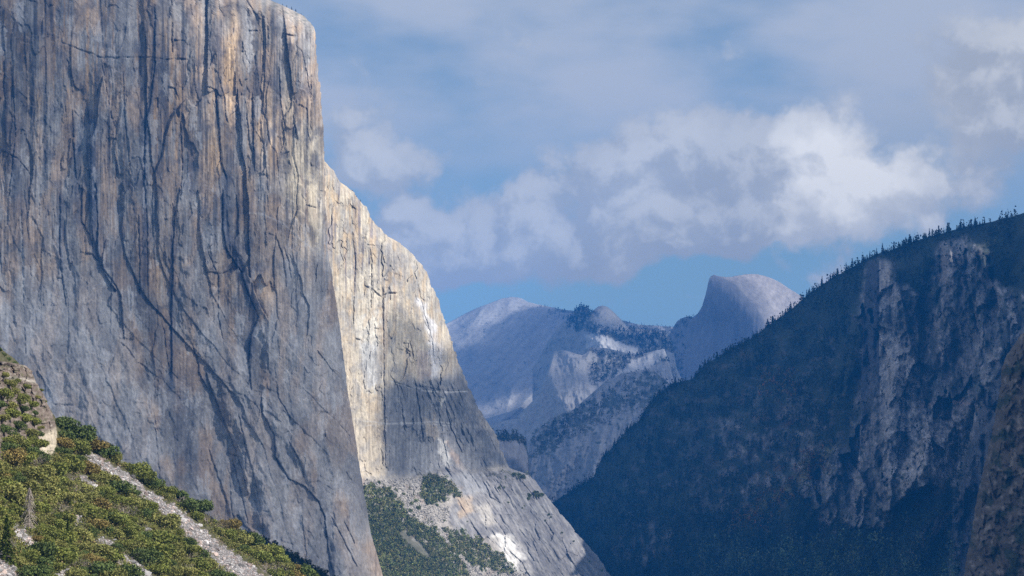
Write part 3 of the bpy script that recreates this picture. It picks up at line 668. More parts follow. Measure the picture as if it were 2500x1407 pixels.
# spire standing proud, its left side painted dark as shade, its right side light
sp_l = np.interp(py, [620, 640, 700, 900, 1100, 1240], [2140, 2120, 2112, 2104, 2098, 2080])
sp_r = np.interp(py, [620, 640, 700, 800, 1000, 1240], [2150, 2178, 2196, 2215, 2262, 2300])
mid = np.interp(py, [620, 700, 1240], [2148, 2146, 2150])
prof = np.where(px < mid, sstep(0, 1, (px - sp_l) / (mid - sp_l + 1e-3)), 1 - sstep(0, 1, (px - mid) / (sp_r - mid)) ** 1)
inside = (px > sp_l) & (px < sp_r)
tapv = sstep(628, 645, py) * (1 - sstep(1150, 1260, py))
d -= np.where(inside, 70 + 70 * prof, 0) * tapv
# main face: ribs
for p, hh, ww, gg in [([(2295, 585), (2300, 700), (2260, 860), (2240, 1000)], 60, 70, 20), ([(2330, 580), (2370, 720), (2400, 860)], 40, 45, 20), ([(2220, 800), (2210, 900), (2215, 1100)], 40, 40, 25), ([(2410, 620), (2440, 760), (2460, 880)], 45, 40, 20),
                      ([(2080, 760), (2065, 900), (2050, 1010)], 30, 30, 20), ([(1990, 1060), (2000, 1130), (2010, 1200)], 20, 30, 10), ([(2385, 1000), (2350, 1120), (2330, 1300)], 30, 40, 10)]:
    d += vcrack(px, py, p, hh, ww, gg, 5, 1)
gully = np.exp(-(linedist(px, py, [(2320, 760), (2370, 830), (2425, 890), (2380, 1000), (2330, 1180)]) / 9) ** 2)
d += 28 * gully
Y2 = Y + d
forest = c3(.022, .034, .024)
col = np.broadcast_to(forest, px.shape + (3,)).copy()
col = mixc(col, c3(.032, .045, .025), sstep(-.2, .4, fbm(px / 60., py / 50., 4, 220)))
col = mixc(col, c3(.11, .07, .04), .8 * sstep(.12, .45, fbm(px / 50., py / 40., 4, 221)) * polymask(px, py, [(1800, 860), (1960, 900), (2000, 1000), (1900, 1180), (1750, 1160), (1780, 980)], 40, 30))
scat = polymask(px, py, [(1500, 1000), (2100, 760), (2120, 1250), (1500, 1250)], 80, 60) * sstep(.12, .34, fbm(px / 24., py / 17., 5, 222) + .05)
col = mixc(col, c3(.12, .11, .11), .5 * scat)
rcol = np.broadcast_to(c3(.14, .14, .15), px.shape + (3,)).copy()
rcol = mixc(rcol, c3(.25, .24, .245), sstep(-.05, .3, fbm((px - py * .3) / 18., (py + px * .2) / 30., 5, 223)))
rcol = mixc(rcol, c3(.055, .065, .065), .9 * sstep(-.02, .22, fbm(px / 20. + .5 * fbm(px / 30., py / 40., 2, 242), py / 75., 5, 224)))
rcol = mixc(rcol, c3(.06, .075, .06), .8 * sstep(.12, .3, fbm(px / 12., py / 9., 4, 243)))
rcol *= (1 + .55 * (ribR - .2) + .45 * (id1 - .5) + .4 * (id2 - .5) + .7 * (idR - .5))[..., None]  # relief shading painted in: ribs lighter, hollows darker; plates vary at random
rcol = mixc(rcol, c3(.44, .42, .42), .8 * polymask(px, py, [(2150, 800), (2210, 820), (2260, 980), (2340, 1000), (2350, 1150), (2230, 1180), (2160, 1150)], 30, 30) * sstep(-.2, .25, fbm((px - py * .5) / 12., (py + px * .6) / 16., 4, 225)))
col = lerp(col, rcol, rk[..., None])
col = mixc(col, c3(.09, .095, .11), .75 * rock5)  # shadowed mass at the right, its shade painted dark
col = mixc(col, c3(.36, .35, .35), .75 * np.where(inside & (px > mid), 1., 0.) * tapv * (1 - sstep(900, 1150, py)) * sstep(-.45, .1, fbm(px / 9., py / 90., 4, 245)) * sstep(1., .55, (px - mid) / (sp_r - mid + 1e-3)))  # lit right side of the spire, painted lighter
col = mixc(col, c3(.045, .05, .065), .9 * np.where(inside & (px < mid), 1., 0.) * tapv * (1 - sstep(880, 1050, py + 60 * fbm(px / 12., py / 60., 3, 244))))  # shaded left side of the spire, painted dark
for p, ww, cc, k in [([(2182, 640), (2215, 760), (2245, 900), (2262, 1010)], 9, (.05, .055, .06), .7), ([(2290, 640), (2262, 760), (2255, 860)], 14, (.05, .06, .055), .7), ([(2350, 640), (2340, 760), (2318, 860), (2300, 1000)], 8, (.06, .06, .07), .6), ([(2395, 660), (2420, 760), (2428, 850)], 9, (.05, .055, .06), .6),
                     ([(2150, 700), (2160, 860), (2170, 1050)], 6, (.36, .35, .35), .6), ([(2205, 830), (2215, 940), (2225, 1060)], 8, (.33, .32, .32), .5), ([(2320, 780), (2300, 900), (2290, 1010)], 7, (.33, .32, .33), .5), ([(2240, 1010), (2290, 1050), (2310, 1130)], 18, (.34, .33, .34), .5),
                     ([(2300, 600), (2310, 640), (2300, 680)], 10, (.34, .30, .28), .6), ([(2100, 1060), (2080, 1120), (2060, 1180)], 7, (.28, .27, .27), .6), ([(2040, 1090), (2020, 1180), (2010, 1250)], 6, (.25, .25, .25), .5), ([(2150, 1090), (2140, 1180)], 8, (.28, .28, .28), .5), ([(1850, 950), (1845, 990)], 6, (.3, .3, .3), .5)]:
    col = mixc(col, c3(*cc), k * np.exp(-(linedist(px + 6 * fbm(px / 20., py / 20., 2, 248), py, p) / ww) ** 2) * sstep(-.4, .15, fbm(px / 7., py / 24., 4, 249)))  # dark gullies and light ribs: shading of the face painted as stripes
col = mixc(col, c3(.42, .41, .41), .8 * gully * sstep(-.4, .1, fbm(px / 9., py / 9., 3, 226)))
for p, ww, cc, k in [([(2470, 760), (2440, 800), (2420, 890)], 5, (.35, .35, .35), .5), ([(2310, 1262), (2265, 1310), (2215, 1365), (2190, 1390)], 16, (.34, .30, .28), .75), ([(2030, 1090), (1985, 1150), (1930, 1185), (1850, 1240), (1770, 1300)], 10, (.17, .16, .05), .75), ([(1980, 1115), (1960, 1150), (1940, 1180)], 14, (.2, .17, .05), .5),
                     ([(2310, 1190), (2270, 1215), (2240, 1235)], 9, (.17, .13, .07), .7), ([(2250, 990), (2300, 980), (2370, 985)], 4, (.38, .30, .29), .7), ([(2080, 1170), (2130, 1220), (2170, 1260)], 12, (.3, .3, .3), .4), ([(2340, 1200), (2320, 1280), (2300, 1350)], 8, (.34, .34, .35), .6)]:
    col = mixc(col, c3(*cc), k * np.exp(-(linedist(px, py, p) / ww) ** 2) * sstep(-.5, .1, fbm(px / 8., py / 8., 3, 227)))
meadow = sstep(1300, 1400, py) * polymask(px, py, [(1700, 1290), (2330, 1330), (2300, 1600), (1600, 1600)], 20, 20)
col = mixc(col, c3(.06, .09, .05), .6 * meadow)
rid = dict(px=px, py=py, Y=Y2, rk=rk, h=h, w=w)
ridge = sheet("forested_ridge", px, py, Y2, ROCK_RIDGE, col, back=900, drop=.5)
SHADE.append((W(px, py, Y)[::3, ::3].reshape(-1, 3), (.985 - .11 * rk)[::3, ::3].ravel(), 'near'))

# near dark crag at the right edge
h, w = 300, 190
py = np.repeat(np.linspace(800, 1560, h)[:, None], w, 1)
L = np.interp(py, [800, 815, 850, 870, 900, 950, 1000, 1050, 1130, 1200, 1300, 1407, 1560], [2530, 2495, 2470, 2455, 2446, 2442, 2432, 2424, 2405, 2388, 2372, 2352, 2320]) + 5 * fbm(py / 22., py * 0, 4, 301)
k = np.linspace(1, 0, w)[None]
px = L + (3300 - L) * k ** 2.0
py = py - np.clip(px - 2545, 0, None) * .35 * np.linspace(1, 0, h)[:, None] + 10 * fbm(px / 40., px * 0, 3, 330) * np.linspace(1, 0, h)[:, None] * sstep(2500, 2560, px)
e = px - L
Y = 2350 - .55 * (px - 2400) - .35 * (py - 900) + 70 * (1 - np.sqrt(np.clip(1 - np.clip(1 - e / 45., 0, 1) ** 2, 0, 1)))
v1, id1, _ = facets(px / 30., py / 50., 331, 1.7); v2, id2, _ = facets(px / 11., py / 15., 335, 1.7)
d = -(14 * v1 + 6 * v2 + 6 * ridged(px / 22., py / 70., 4, 313) + 8 * fbm(px / 60., py / 80., 3, 314)) * sstep(0, 12, e)
cragY = Y + d
col = np.broadcast_to(c3(.13, .105, .085), px.shape + (3,)).copy()
col = mixc(col, c3(.30, .25, .215), .85 * sstep(.05, .45, fbm(px / 16., py / 22., 5, 320)))
col = mixc(col, c3(.035, .05, .03), .9 * sstep(.05, .3, fbm(px / 34., py / 40., 5, 321) + .25 * sstep(1200, 1330, py) * sstep(2440, 2470, px)))
P = W(px, py, cragY)
ex = []
for kk in range(1, 9):                       # closed behind its left edge
    q = P[:, -1].copy(); f = 1 + 400 * (kk / 8) ** 1.5 / q[:, 1]; q[:, 0] = q[:, 0] * f + 2 * kk; q[:, 1] *= f; q[:, 2] -= 2 * kk; ex.append(q)
P = np.concatenate([P, np.stack(ex, 1)], 1); Cc = np.concatenate([col, np.repeat(col[:, -1:], 8, 1)], 1)
ex = []
for kk in range(6, 0, -1):
    q = P[0].copy(); q[:, 1] += 60 * kk; q[:, 0] *= 1 + 60 * kk / P[0][:, 1]; q[:, 2] -= 8 * kk; ex.append(q)
P = np.concatenate([np.stack(ex, 0), P], 0); Cc = np.concatenate([np.repeat(Cc[:1], 6, 0), Cc], 0)
crag = structure(mesh_obj("dark_crag", P, grid_faces(*P.shape[:2])[:, ::-1], ROCK_MID, Cc))
SHADE.append((W(px, py, Y)[::3, ::3].reshape(-1, 3), np.full(px[::3, ::3].size, .97), 'near'))

# ================================================================== the far mountains
def mountain(name, sky, cps, bottom, w, h, relief, colfn, seed, back=1500, lit=None, drop=.5, cover=.96, x0=None, x1=None, litsoft=8):
    xs, ys = [p[0] for p in sky], [p[1] for p in sky]
    pxr = np.linspace(xs[0] if x0 is None else x0, xs[-1] if x1 is None else x1, w)
    top = np.interp(pxr, xs, ys) + 1.2 * fbm(pxr / 9., pxr * 0, 4, seed)
    px = np.repeat(pxr[None], h, 0)
    v = np.linspace(0, 1, h)[:, None]
    py = top[None] + (bottom - top[None]) * v
    Y = rbf(cps, px, py)
    dt = py - top[None]
    d = relief(px, py, dt) * sstep(0, 14, dt)
    col = colfn(px, py, dt)
    o = sheet(name, px, py, Y + d, ROCK_FAR, col, back=back, drop=drop)
    if lit is None:
        cov = np.full(px.shape, cover)
    else:
        m = np.zeros(px.shape)
        for poly, k in lit:
            m = np.maximum(m, k * polymask(px, py, poly, litsoft, 7, 25, seed))
        cov = cover * (1 - m)
    SHADE.append((W(px, py, Y)[::2, ::2].reshape(-1, 3), cov[::2, ::2].ravel(), 'far'))
    return px, py, Y + d

GRAN = c3(.36, .36, .36)
def trees_on(col, px, py, thr, seed, scale=14, k=.6):
    return mixc(col, c3(.05, .065, .05), k * sstep(thr, thr + .14, fbm(px / scale, py / (scale * .7), 5, seed)))

# long bald summit at the valley head
def rel_a(px, py, dt):
    return -300 * ridged((px + py * .9) / 190., (py - px * .5) / 300., 3, 402) - 25 * fbm(px / 25., py / 22., 4, 403)
def col_a(px, py, dt):
    c = np.broadcast_to(GRAN, px.shape + (3,)).copy() * (1 + .30 * fbm((px + py) / 14., (px - py) / 80., 4, 404))[..., None]
    c = trees_on(c, px, py, .34 - .55 * polymask(px, py, [(1330, 745), (1660, 790), (1660, 840), (1560, 830), (1440, 800)], 16, 8), 405)
    return c
mtA = mountain("summit_ridge", [(960, 850), (1040, 812), (1095, 788), (1120, 774), (1160, 754), (1200, 739), (1225, 729), (1250, 725), (1272, 728), (1290, 738), (1320, 745), (1350, 751), (1380, 757), (1410, 760), (1450, 766), (1530, 785), (1560, 793), (1600, 795), (1650, 799), (1720, 810)],
    [(960, 800, 15200), (1100, 790, 15600), (1250, 725, 16400), (1400, 760, 16000), (1640, 797, 15500), (1720, 810, 15500), (1000, 1000, 13500), (1200, 900, 14300), (1400, 900, 14000), (1600, 900, 14200), (1150, 1100, 12600), (1400, 1100, 12600), (1700, 1100, 13000), (1300, 820, 15400), (1180, 820, 15000)],
    1290, 520, 300, rel_a, col_a, 401,
    lit=[([(1060, 800), (1250, 715), (1360, 745), (1330, 765), (1280, 775), (1225, 805), (1180, 850), (1120, 885), (1060, 905)], 1.), ([(1150, 1000), (1200, 985), (1290, 975), (1330, 940), (1345, 965), (1310, 1000), (1250, 1010), (1170, 1035)], .95), ([(1540, 795), (1650, 800), (1645, 825), (1600, 820)], .8)])

# rounded dome with a wooded knob beside it
def rel_b(px, py, dt):
    return -60 * fbm(px / 22., py / 30., 4, 412) - 50 * ridged((px + py) / 60., py / 90., 3, 413)
def col_b(px, py, dt):
    c = np.broadcast_to(GRAN * .95, px.shape + (3,)).copy() * (1 + .22 * fbm(px / 10., py / 14., 5, 414))[..., None]
    tr = polymask(px, py, [(1380, 745), (1445, 745), (1450, 790), (1480, 805), (1560, 812), (1640, 800), (1680, 830), (1590, 880), (1540, 850), (1440, 810), (1380, 790)], 8, 6)
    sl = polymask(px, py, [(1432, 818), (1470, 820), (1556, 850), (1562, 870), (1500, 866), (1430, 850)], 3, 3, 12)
    return lerp(trees_on(c, px, py, .28 - .5 * tr, 415, 10), trees_on(c * 1.5, px, py, .30, 416, 7), sl[..., None])  # sunlit slab: its light painted as paler rock
mtB = mountain("dome_ridge", [(1300, 900), (1340, 830), (1370, 790), (1400, 766), (1408, 752), (1420, 746), (1432, 750), (1441, 762), (1450, 757), (1460, 749), (1470, 746), (1482, 749), (1494, 758), (1506, 770), (1518, 782), (1530, 797), (1548, 802), (1600, 808), (1626, 812), (1640, 835), (1652, 900), (1700, 1000), (1740, 1060)],
    [(1300, 850, 12900), (1420, 748, 12500), (1470, 746, 12300), (1530, 797, 12500), (1640, 810, 12300), (1700, 830, 12300), (1460, 800, 11950), (1500, 810, 12050), (1380, 900, 12200), (1450, 850, 11750), (1550, 850, 11700), (1640, 880, 11600), (1300, 1100, 11600), (1500, 1000, 11200), (1700, 1000, 11300)],
    1250, 320, 260, rel_b, col_b, 411,
    lit=[([(1468, 745), (1495, 755), (1535, 805), (1500, 806), (1470, 795), (1462, 770)], 1.), ([(1435, 820), (1470, 822), (1555, 852), (1560, 868), (1500, 860), (1430, 845)], 1.), ([(1570, 800), (1640, 805), (1640, 828), (1590, 815)], .7)])

# lower cliffs with sunlit slabs
def rel_c(px, py, dt):
    return -130 * ridged((px - py * .15) / 75., (py + px * .6) / 240., 4, 422) - 35 * fbm(px / 14., py / 20., 4, 423)
def col_c(px, py, dt):
    c = np.broadcast_to(c3(.36, .355, .355), px.shape + (3,)).copy() * (1 + .25 * fbm(px / 9., py / 16., 5, 424))[..., None]
    tr = polymask(px, py, [(1450, 855), (1560, 865), (1620, 870), (1520, 920), (1440, 930)], 10, 8)
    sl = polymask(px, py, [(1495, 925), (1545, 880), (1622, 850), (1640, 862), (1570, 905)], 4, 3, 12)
    return lerp(trees_on(c, px, py, .30 - .45 * tr, 425, 11), c * 1.5, sl[..., None])  # the slab in the sun is painted paler to look lit
mtC = mountain("slab_cliffs", [(1120, 1080), (1200, 1035), (1260, 1020), (1320, 960), (1345, 880), (1352, 858), (1380, 856), (1420, 868), (1432, 862), (1440, 848), (1480, 850), (1530, 862), (1560, 866), (1600, 856), (1622, 852), (1632, 880), (1645, 930), (1700, 1000), (1740, 1040)],
    [(1120, 1080, 10600), (1345, 870, 10900), (1430, 860, 10800), (1560, 866, 10900), (1740, 860, 10800), (1300, 1000, 10300), (1400, 960, 10000), (1500, 960, 10100), (1650, 960, 10100), (1250, 1150, 9700), (1450, 1100, 9500), (1700, 1100, 9700), (1400, 900, 10500), (1440, 900, 10650)],
    1300, 380, 260, rel_c, col_c, 421,
    lit=[([(1350, 855), (1425, 868), (1420, 890), (1395, 918), (1360, 890)], 1.), ([(1430, 868), (1495, 882), (1500, 890), (1450, 935), (1430, 925), (1440, 890)], .95), ([(1345, 1020), (1370, 980), (1420, 935), (1445, 940), (1438, 975), (1390, 1005), (1350, 1030)], .95),
         ([(1500, 920), (1545, 878), (1620, 852), (1615, 875), (1560, 905)], .95), ([(1160, 1010), (1290, 985), (1330, 960), (1300, 1005), (1200, 1030)], .8)])

# near side of the far valley: long blue slope rising to the right
def rel_d(px, py, dt):
    return -90 * ridged((px + py * .55) / 95., (py - px * .6) / 300., 4, 432) - 40 * ridged((px + py * .2) / 30., (py - px * .3) / 90., 4, 433) - 16 * fbm(px / 9., py / 9., 3, 434)
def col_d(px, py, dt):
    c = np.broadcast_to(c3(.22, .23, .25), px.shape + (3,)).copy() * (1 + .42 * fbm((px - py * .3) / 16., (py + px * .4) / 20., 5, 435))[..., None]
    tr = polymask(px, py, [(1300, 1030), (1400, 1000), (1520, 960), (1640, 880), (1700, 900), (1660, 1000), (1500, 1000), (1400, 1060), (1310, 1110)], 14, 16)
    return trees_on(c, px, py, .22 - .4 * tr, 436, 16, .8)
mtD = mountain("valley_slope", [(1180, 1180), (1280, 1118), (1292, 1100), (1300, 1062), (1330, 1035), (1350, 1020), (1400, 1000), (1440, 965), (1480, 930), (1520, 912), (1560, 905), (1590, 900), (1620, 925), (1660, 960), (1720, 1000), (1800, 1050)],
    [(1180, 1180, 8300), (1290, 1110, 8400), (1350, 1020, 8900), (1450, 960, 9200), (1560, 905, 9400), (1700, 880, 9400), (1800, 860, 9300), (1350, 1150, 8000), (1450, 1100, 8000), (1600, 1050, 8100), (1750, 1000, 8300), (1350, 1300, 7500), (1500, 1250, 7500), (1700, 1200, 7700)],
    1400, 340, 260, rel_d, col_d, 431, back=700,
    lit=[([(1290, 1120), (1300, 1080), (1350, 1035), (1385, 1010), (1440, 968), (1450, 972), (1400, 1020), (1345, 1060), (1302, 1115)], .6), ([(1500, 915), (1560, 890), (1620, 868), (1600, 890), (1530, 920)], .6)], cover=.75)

# dark knoll behind the buttress
def rel_e(px, py, dt):
    return -40 * ridged(px / 22., py / 90., 4, 442) - 10 * fbm(px / 9., py / 12., 3, 443)
def col_e(px, py, dt):
    c = np.broadcast_to(c3(.22, .22, .24), px.shape + (3,)).copy() * (1 + .4 * fbm(px / 8., py / 22., 5, 444))[..., None]
    return mixc(c, c3(.04, .055, .045), sstep(16, 4, dt + 6 * fbm(px / 8., py / 8., 3, 445)))
mtE = mountain("cliff_knoll", [(1130, 1050), (1200, 1060), (1225, 1062), (1255, 1060), (1272, 1068), (1284, 1085), (1290, 1110), (1293, 1150), (1294, 1200), (1296, 1260), (1298, 1330)],
    [(1130, 1050, 6900), (1225, 1062, 6900), (1285, 1085, 7050), (1296, 1250, 7150), (1150, 1300, 6500), (1240, 1250, 6550), (1230, 1120, 6700)], 1400, 140, 160, rel_e, col_e, 441, back=300, cover=.7)

# the great half dome
HDS = [(1560, 900), (1600, 868), (1625, 835), (1640, 806), (1652, 786), (1662, 778), (1680, 772), (1692, 775), (1704, 765), (1714, 748), (1722, 722), (1727, 700), (1731, 682), (1736, 674), (1744, 671), (1752, 674), (1770, 677), (1786, 676), (1800, 673), (1822, 670), (1840, 669), (1860, 672), (1885, 680), (1905, 690), (1925, 704), (1945, 716), (1962, 728), (1985, 748), (2040, 800)]
edgeHD = [(1744, 671), (1775, 684), (1797, 696), (1822, 725), (1845, 748), (1860, 772), (1880, 820), (1900, 860), (1930, 920)]
def rel_h(px, py, dt):
    ex = np.interp(py, [p[1] for p in edgeHD], [p[0] for p in edgeHD])
    face = sstep(4, -4, px - ex)
    shoulder = 1 - face
    a = face * (-5 * ridged(px / 16., py / 300., 3, 452) - 24 * fbm(px / 40., py / 80., 3, 453)) - shoulder * 30 * fbm(px / 20., py / 16., 4, 454)
    return a
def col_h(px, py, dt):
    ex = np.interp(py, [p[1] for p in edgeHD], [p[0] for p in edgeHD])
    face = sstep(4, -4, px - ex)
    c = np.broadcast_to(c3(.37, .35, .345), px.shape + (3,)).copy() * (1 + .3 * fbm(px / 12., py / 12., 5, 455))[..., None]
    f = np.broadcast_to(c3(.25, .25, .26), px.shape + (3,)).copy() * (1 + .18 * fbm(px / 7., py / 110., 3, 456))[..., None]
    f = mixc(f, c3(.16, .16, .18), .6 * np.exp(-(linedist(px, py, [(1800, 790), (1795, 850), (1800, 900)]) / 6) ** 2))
    c = lerp(c, f, face[..., None])  # shade painted in: face darker than the sunlit shoulder
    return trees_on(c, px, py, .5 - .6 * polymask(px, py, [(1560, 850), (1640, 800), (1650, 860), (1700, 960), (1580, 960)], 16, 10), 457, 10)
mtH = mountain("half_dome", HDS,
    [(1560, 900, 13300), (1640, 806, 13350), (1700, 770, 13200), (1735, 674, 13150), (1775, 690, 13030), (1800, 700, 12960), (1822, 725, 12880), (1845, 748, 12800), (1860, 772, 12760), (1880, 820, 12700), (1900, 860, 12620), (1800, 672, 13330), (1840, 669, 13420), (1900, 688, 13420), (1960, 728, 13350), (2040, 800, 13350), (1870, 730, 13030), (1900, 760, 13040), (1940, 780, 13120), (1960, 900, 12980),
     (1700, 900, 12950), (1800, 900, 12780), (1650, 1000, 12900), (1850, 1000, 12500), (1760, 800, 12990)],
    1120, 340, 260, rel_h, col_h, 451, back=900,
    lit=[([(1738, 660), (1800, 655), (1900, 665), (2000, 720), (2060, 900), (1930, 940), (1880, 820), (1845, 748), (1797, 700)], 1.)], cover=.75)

# ================================================================== valley floor
gm, N = new_mat("valley_ground")
co = N('ShaderNodeTexCoord').outputs['Object']
n1 = N('ShaderNodeTexNoise', {'Vector': co, 'Scale': .004, 'Detail': 8, 'Roughness': .6}).outputs['Fac']
cr = N('ShaderNodeValToRGB', {'Fac': n1})
cr.color_ramp.elements[0].position = .35; cr.color_ramp.elements[0].color = (.03, .045, .025, 1)
cr.color_ramp.elements[1].position = .65; cr.color_ramp.elements[1].color = (.10, .10, .06, 1)
bs = N('ShaderNodeBsdfPrincipled', {'Base Color': cr.outputs[0], 'Roughness': .95})
N('ShaderNodeOutputMaterial', {'Surface': bs.outputs[0]})
gx, gy = np.meshgrid(np.linspace(-7500, 7500, 60), np.linspace(-1500, 20500, 90))
gz = -330 + 3 * fbm(gx / 900., gy / 900., 2, 500)
structure(mesh_obj("ground", np.stack([gx, gy, gz], -1), grid_faces(90, 60)[:, ::-1], gm))

# ================================================================== vegetation
def leaf_mat(name, base, var=.35, trans=.15):
    m, N = new_mat(name)
    t = N('ShaderNodeAttribute', attribute_name='tint').outputs['Fac']
    oi = N('ShaderNodeObjectInfo').outputs['Random']
    k = N.m('ADD', N.m('MULTIPLY', t, var * 1.6), N.m('ADD', N.m('MULTIPLY', oi, var), 1 - var * 1.1))
    kk = N('ShaderNodeCombineColor', {0: N.m('MULTIPLY', k, N.m('ADD', N.m('MULTIPLY', t, .25), .88)), 1: k, 2: k}).outputs[0]
    c = N.mix(1.0, base, kk, 'MULTIPLY')
    b = N('ShaderNodeBsdfPrincipled', {'Base Color': c, 'Roughness': .8, 'Specular IOR Level': .15})
    N('ShaderNodeOutputMaterial', {'Surface': b.outputs[0]})
    return m

def attr_mat(name, rough=.9):
    m, N = new_mat(name)
    a = N('ShaderNodeAttribute', attribute_name='col').outputs['Color']
    co = N('ShaderNodeTexCoord').outputs['Object']
    n = N('ShaderNodeTexNoise', {'Vector': co, 'Scale': .7, 'Detail': 3}).outputs['Fac']
    k = N('ShaderNodeMapRange', {'Value': n, 'From Min': .3, 'From Max': .7, 'To Min': .75, 'To Max': 1.25}).outputs[0]
    c = N.mix(1.0, a, N('ShaderNodeCombineColor', {0: k, 1: k, 2: k}).outputs[0], 'MULTIPLY')
    b = N('ShaderNodeBsdfPrincipled', {'Base Color': c, 'Roughness': rough, 'Specular IOR Level': .1})
    N('ShaderNodeOutputMaterial', {'Surface': b.outputs[0]})
    return m

M_OAK = leaf_mat("oak_leaves", (.225, .245, .060), .36)
M_GRN = leaf_mat("dark_leaves", (.125, .165, .05), .36)
M_OLV = leaf_mat("olive_leaves", (.28, .275, .085), .32)
M_RST = leaf_mat("rusty_leaves", (.29, .225, .075), .34)
M_ORG = leaf_mat("orange_leaves", (.42, .13, .045), .2)
M_GRY = leaf_mat("grey_twigs", (.26, .22, .18), .35)
M_LIM = leaf_mat("lime_leaves", (.17, .20, .035), .3)
M_CON = leaf_mat("conifer_needles", (.030, .045, .026), .35)
M_CNG = leaf_mat("green_needles", (.085, .115, .022), .35)
M_MID = leaf_mat("canyon_oak_leaves", (.20, .235, .075), .42)
M_ATT = attr_mat("forest_canopy")
bk, N = new_mat("bark")
co = N('ShaderNodeTexCoord').outputs['Object']
n = N('ShaderNodeTexNoise', {'Vector': co, 'Scale': 3.0, 'Detail': 4}).outputs['Fac']
b_ = N('ShaderNodeBsdfPrincipled', {'Base Color': N.mix(n, (.10, .08, .065), (.24, .20, .17)), 'Roughness': .9})
N('ShaderNodeOutputMaterial', {'Surface': b_.outputs[0]})
wd, N = new_mat("bleached_wood")
co = N('ShaderNodeTexCoord').outputs['Object']
n = N('ShaderNodeTexNoise', {'Vector': co, 'Scale': 2.0, 'Detail': 4}).outputs['Fac']
b_ = N('ShaderNodeBsdfPrincipled', {'Base Color': N.mix(n, (.42, .34, .30), (.68, .60, .55)), 'Roughness': .9})
N('ShaderNodeOutputMaterial', {'Surface': b_.outputs[0]})

def quads(C, size, rg, up=0.0):
    """leaf-clump faces: small randomly turned irregular quads at centres C"""
    n = len(C)
    a = rg.normal(size=(n, 3)); a[:, 2] *= (1 - up); a /= np.linalg.norm(a, axis=1)[:, None]
    b = rg.normal(size=(n, 3)); b = np.cross(a, b); b /= np.linalg.norm(b, axis=1)[:, None]
    s = (size * (0.6 + .8 * rg.random(n)))[:, None]
    o = rg.uniform(.6, 1.2, (4, n, 1))
    V = np.stack([C + (a + b * .3) * s * o[0], C + (b - a * .2) * s * o[1], C - (a - b * .1) * s * o[2], C - b * s * o[3]], 1)
    return V.reshape(-1, 3), np.arange(4 * n).reshape(-1, 4)

def tubes(segs, sides=4):
    V, Fq = [], []
    for p, q, r0, r1 in segs:
        p = np.array(p, float); q = np.array(q, float); a = q - p; a = a / (np.linalg.norm(a) + 1e-9)
        b = np.cross(a, [0.3, .9, .1]); b /= np.linalg.norm(b); c = np.cross(a, b)
        k = len(V) * 1
        th = np.arange(sides) * 2 * np.pi / sides
        ring = np.cos(th)[:, None] * b + np.sin(th)[:, None] * c
        i0 = sum(len(v) for v in V)
        V.append(np.concatenate([p + ring * r0, q + ring * r1]))
        for i in range(sides):
            j = (i + 1) % sides
            Fq.append([i0 + i, i0 + j, i0 + sides + j, i0 + sides + i])
    return np.concatenate(V), np.array(Fq)

def dome_crown(rg, R=1.0, H=.8, nc=9, nl=2200, leaf=.06, flat=.75):
    """shrub or oak crown: several overlapping leaf clumps, leaves crowded on their skins"""
    cs = []
    for i in range(nc):
        a = rg.random() * 2 * np.pi; r = R * .62 * math.sqrt(rg.random())
        z = H * (.32 + .45 * rg.random() * (1 - (r / R) ** 2))
        cs.append((r * cos(a), r * sin(a), z, R * rg.uniform(.26, .46)))
    cs = np.array(cs)
    idx = rg.choice(nc, nl, p=(cs[:, 3] ** 2) / (cs[:, 3] ** 2).sum())
    d = rg.normal(size=(nl, 3)); d /= np.linalg.norm(d, axis=1)[:, None]
    rad = cs[idx, 3] * (.80 + .28 * rg.random(nl) - .25 * (rg.random(nl) < .15)) * (1 + .18 * np.sin(7 * d[:, 0] + idx) * np.cos(6 * d[:, 1] + 2 * idx))
    C = cs[idx, :3] + d * rad[:, None] * [1, 1, flat]
    C = C[C[:, 2] > .02 * H]
    V, Fq = quads(C, leaf, rg)
    tint = np.repeat(rg.random(len(C)) * .6 + .4 * _rnd[(idx[:len(C)] * 37) % 4096, 0], 4)
    segs = []
    for c in cs[:6]:
        segs.append(((0, 0, -.12), (c[0] * .5, c[1] * .5, c[2] * .55), .035 * R, .022 * R)); segs.append(((c[0] * .5, c[1] * .5, c[2] * .55), (c[0], c[1], c[2] * 1.05), .022 * R, .008 * R))
    return V, Fq, tint, tubes(segs)

def conifer_crown(rg, H=1.0, R=.17, nw=16, nb=7, leaf=.03, bare=.12, droop=.25, dens=5):
    C = []
    for i in range(nw):
        f = (i + .6 * rg.random()) / nw
        z = H * (bare + (1 - bare) * f)
        rr = R * (1 - f) ** .75 * rg.uniform(.75, 1.15) + .012 * H
        for j in range(nb):
            if rg.random() < .12: continue
            a = rg.random() * 2 * np.pi; L = rr * rg.uniform(.6, 1.15)
            for k in range(max(1, int(dens * (1 - f) + 1.5))):
                q = (k + .6 * rg.random()) / (dens + 1) + .15
                C.append((L * q * cos(a), L * q * sin(a), z - droop * L * q * q + rg.normal() * .008 * H))
    C.append((0, 0, H * .99)); C.append((0, 0, H * .965))
    C = np.array(C)
    V, Fq = quads(C, leaf * H, rg, .3)
    return V, Fq, np.repeat(rg.random(len(C)), 4), tubes([((0, 0, -.06 * H), (0, 0, H * .6), .017 * H, .010 * H), ((0, 0, H * .6), (0, 0, H * .97), .010 * H, .002 * H)], 5)

def proto_parts(kind, crown, lmat, leafname='crown', stemname='trunk', smat=None):
    V, Fq, tint, (TV, TF) = crown
    a = mesh_obj(leafname, V, Fq, lmat, tint=tint, smooth=False, link=False)
    b = mesh_obj(stemname, TV, TF, smat or bk, smooth=True, link=False)
    return a.data, b.data

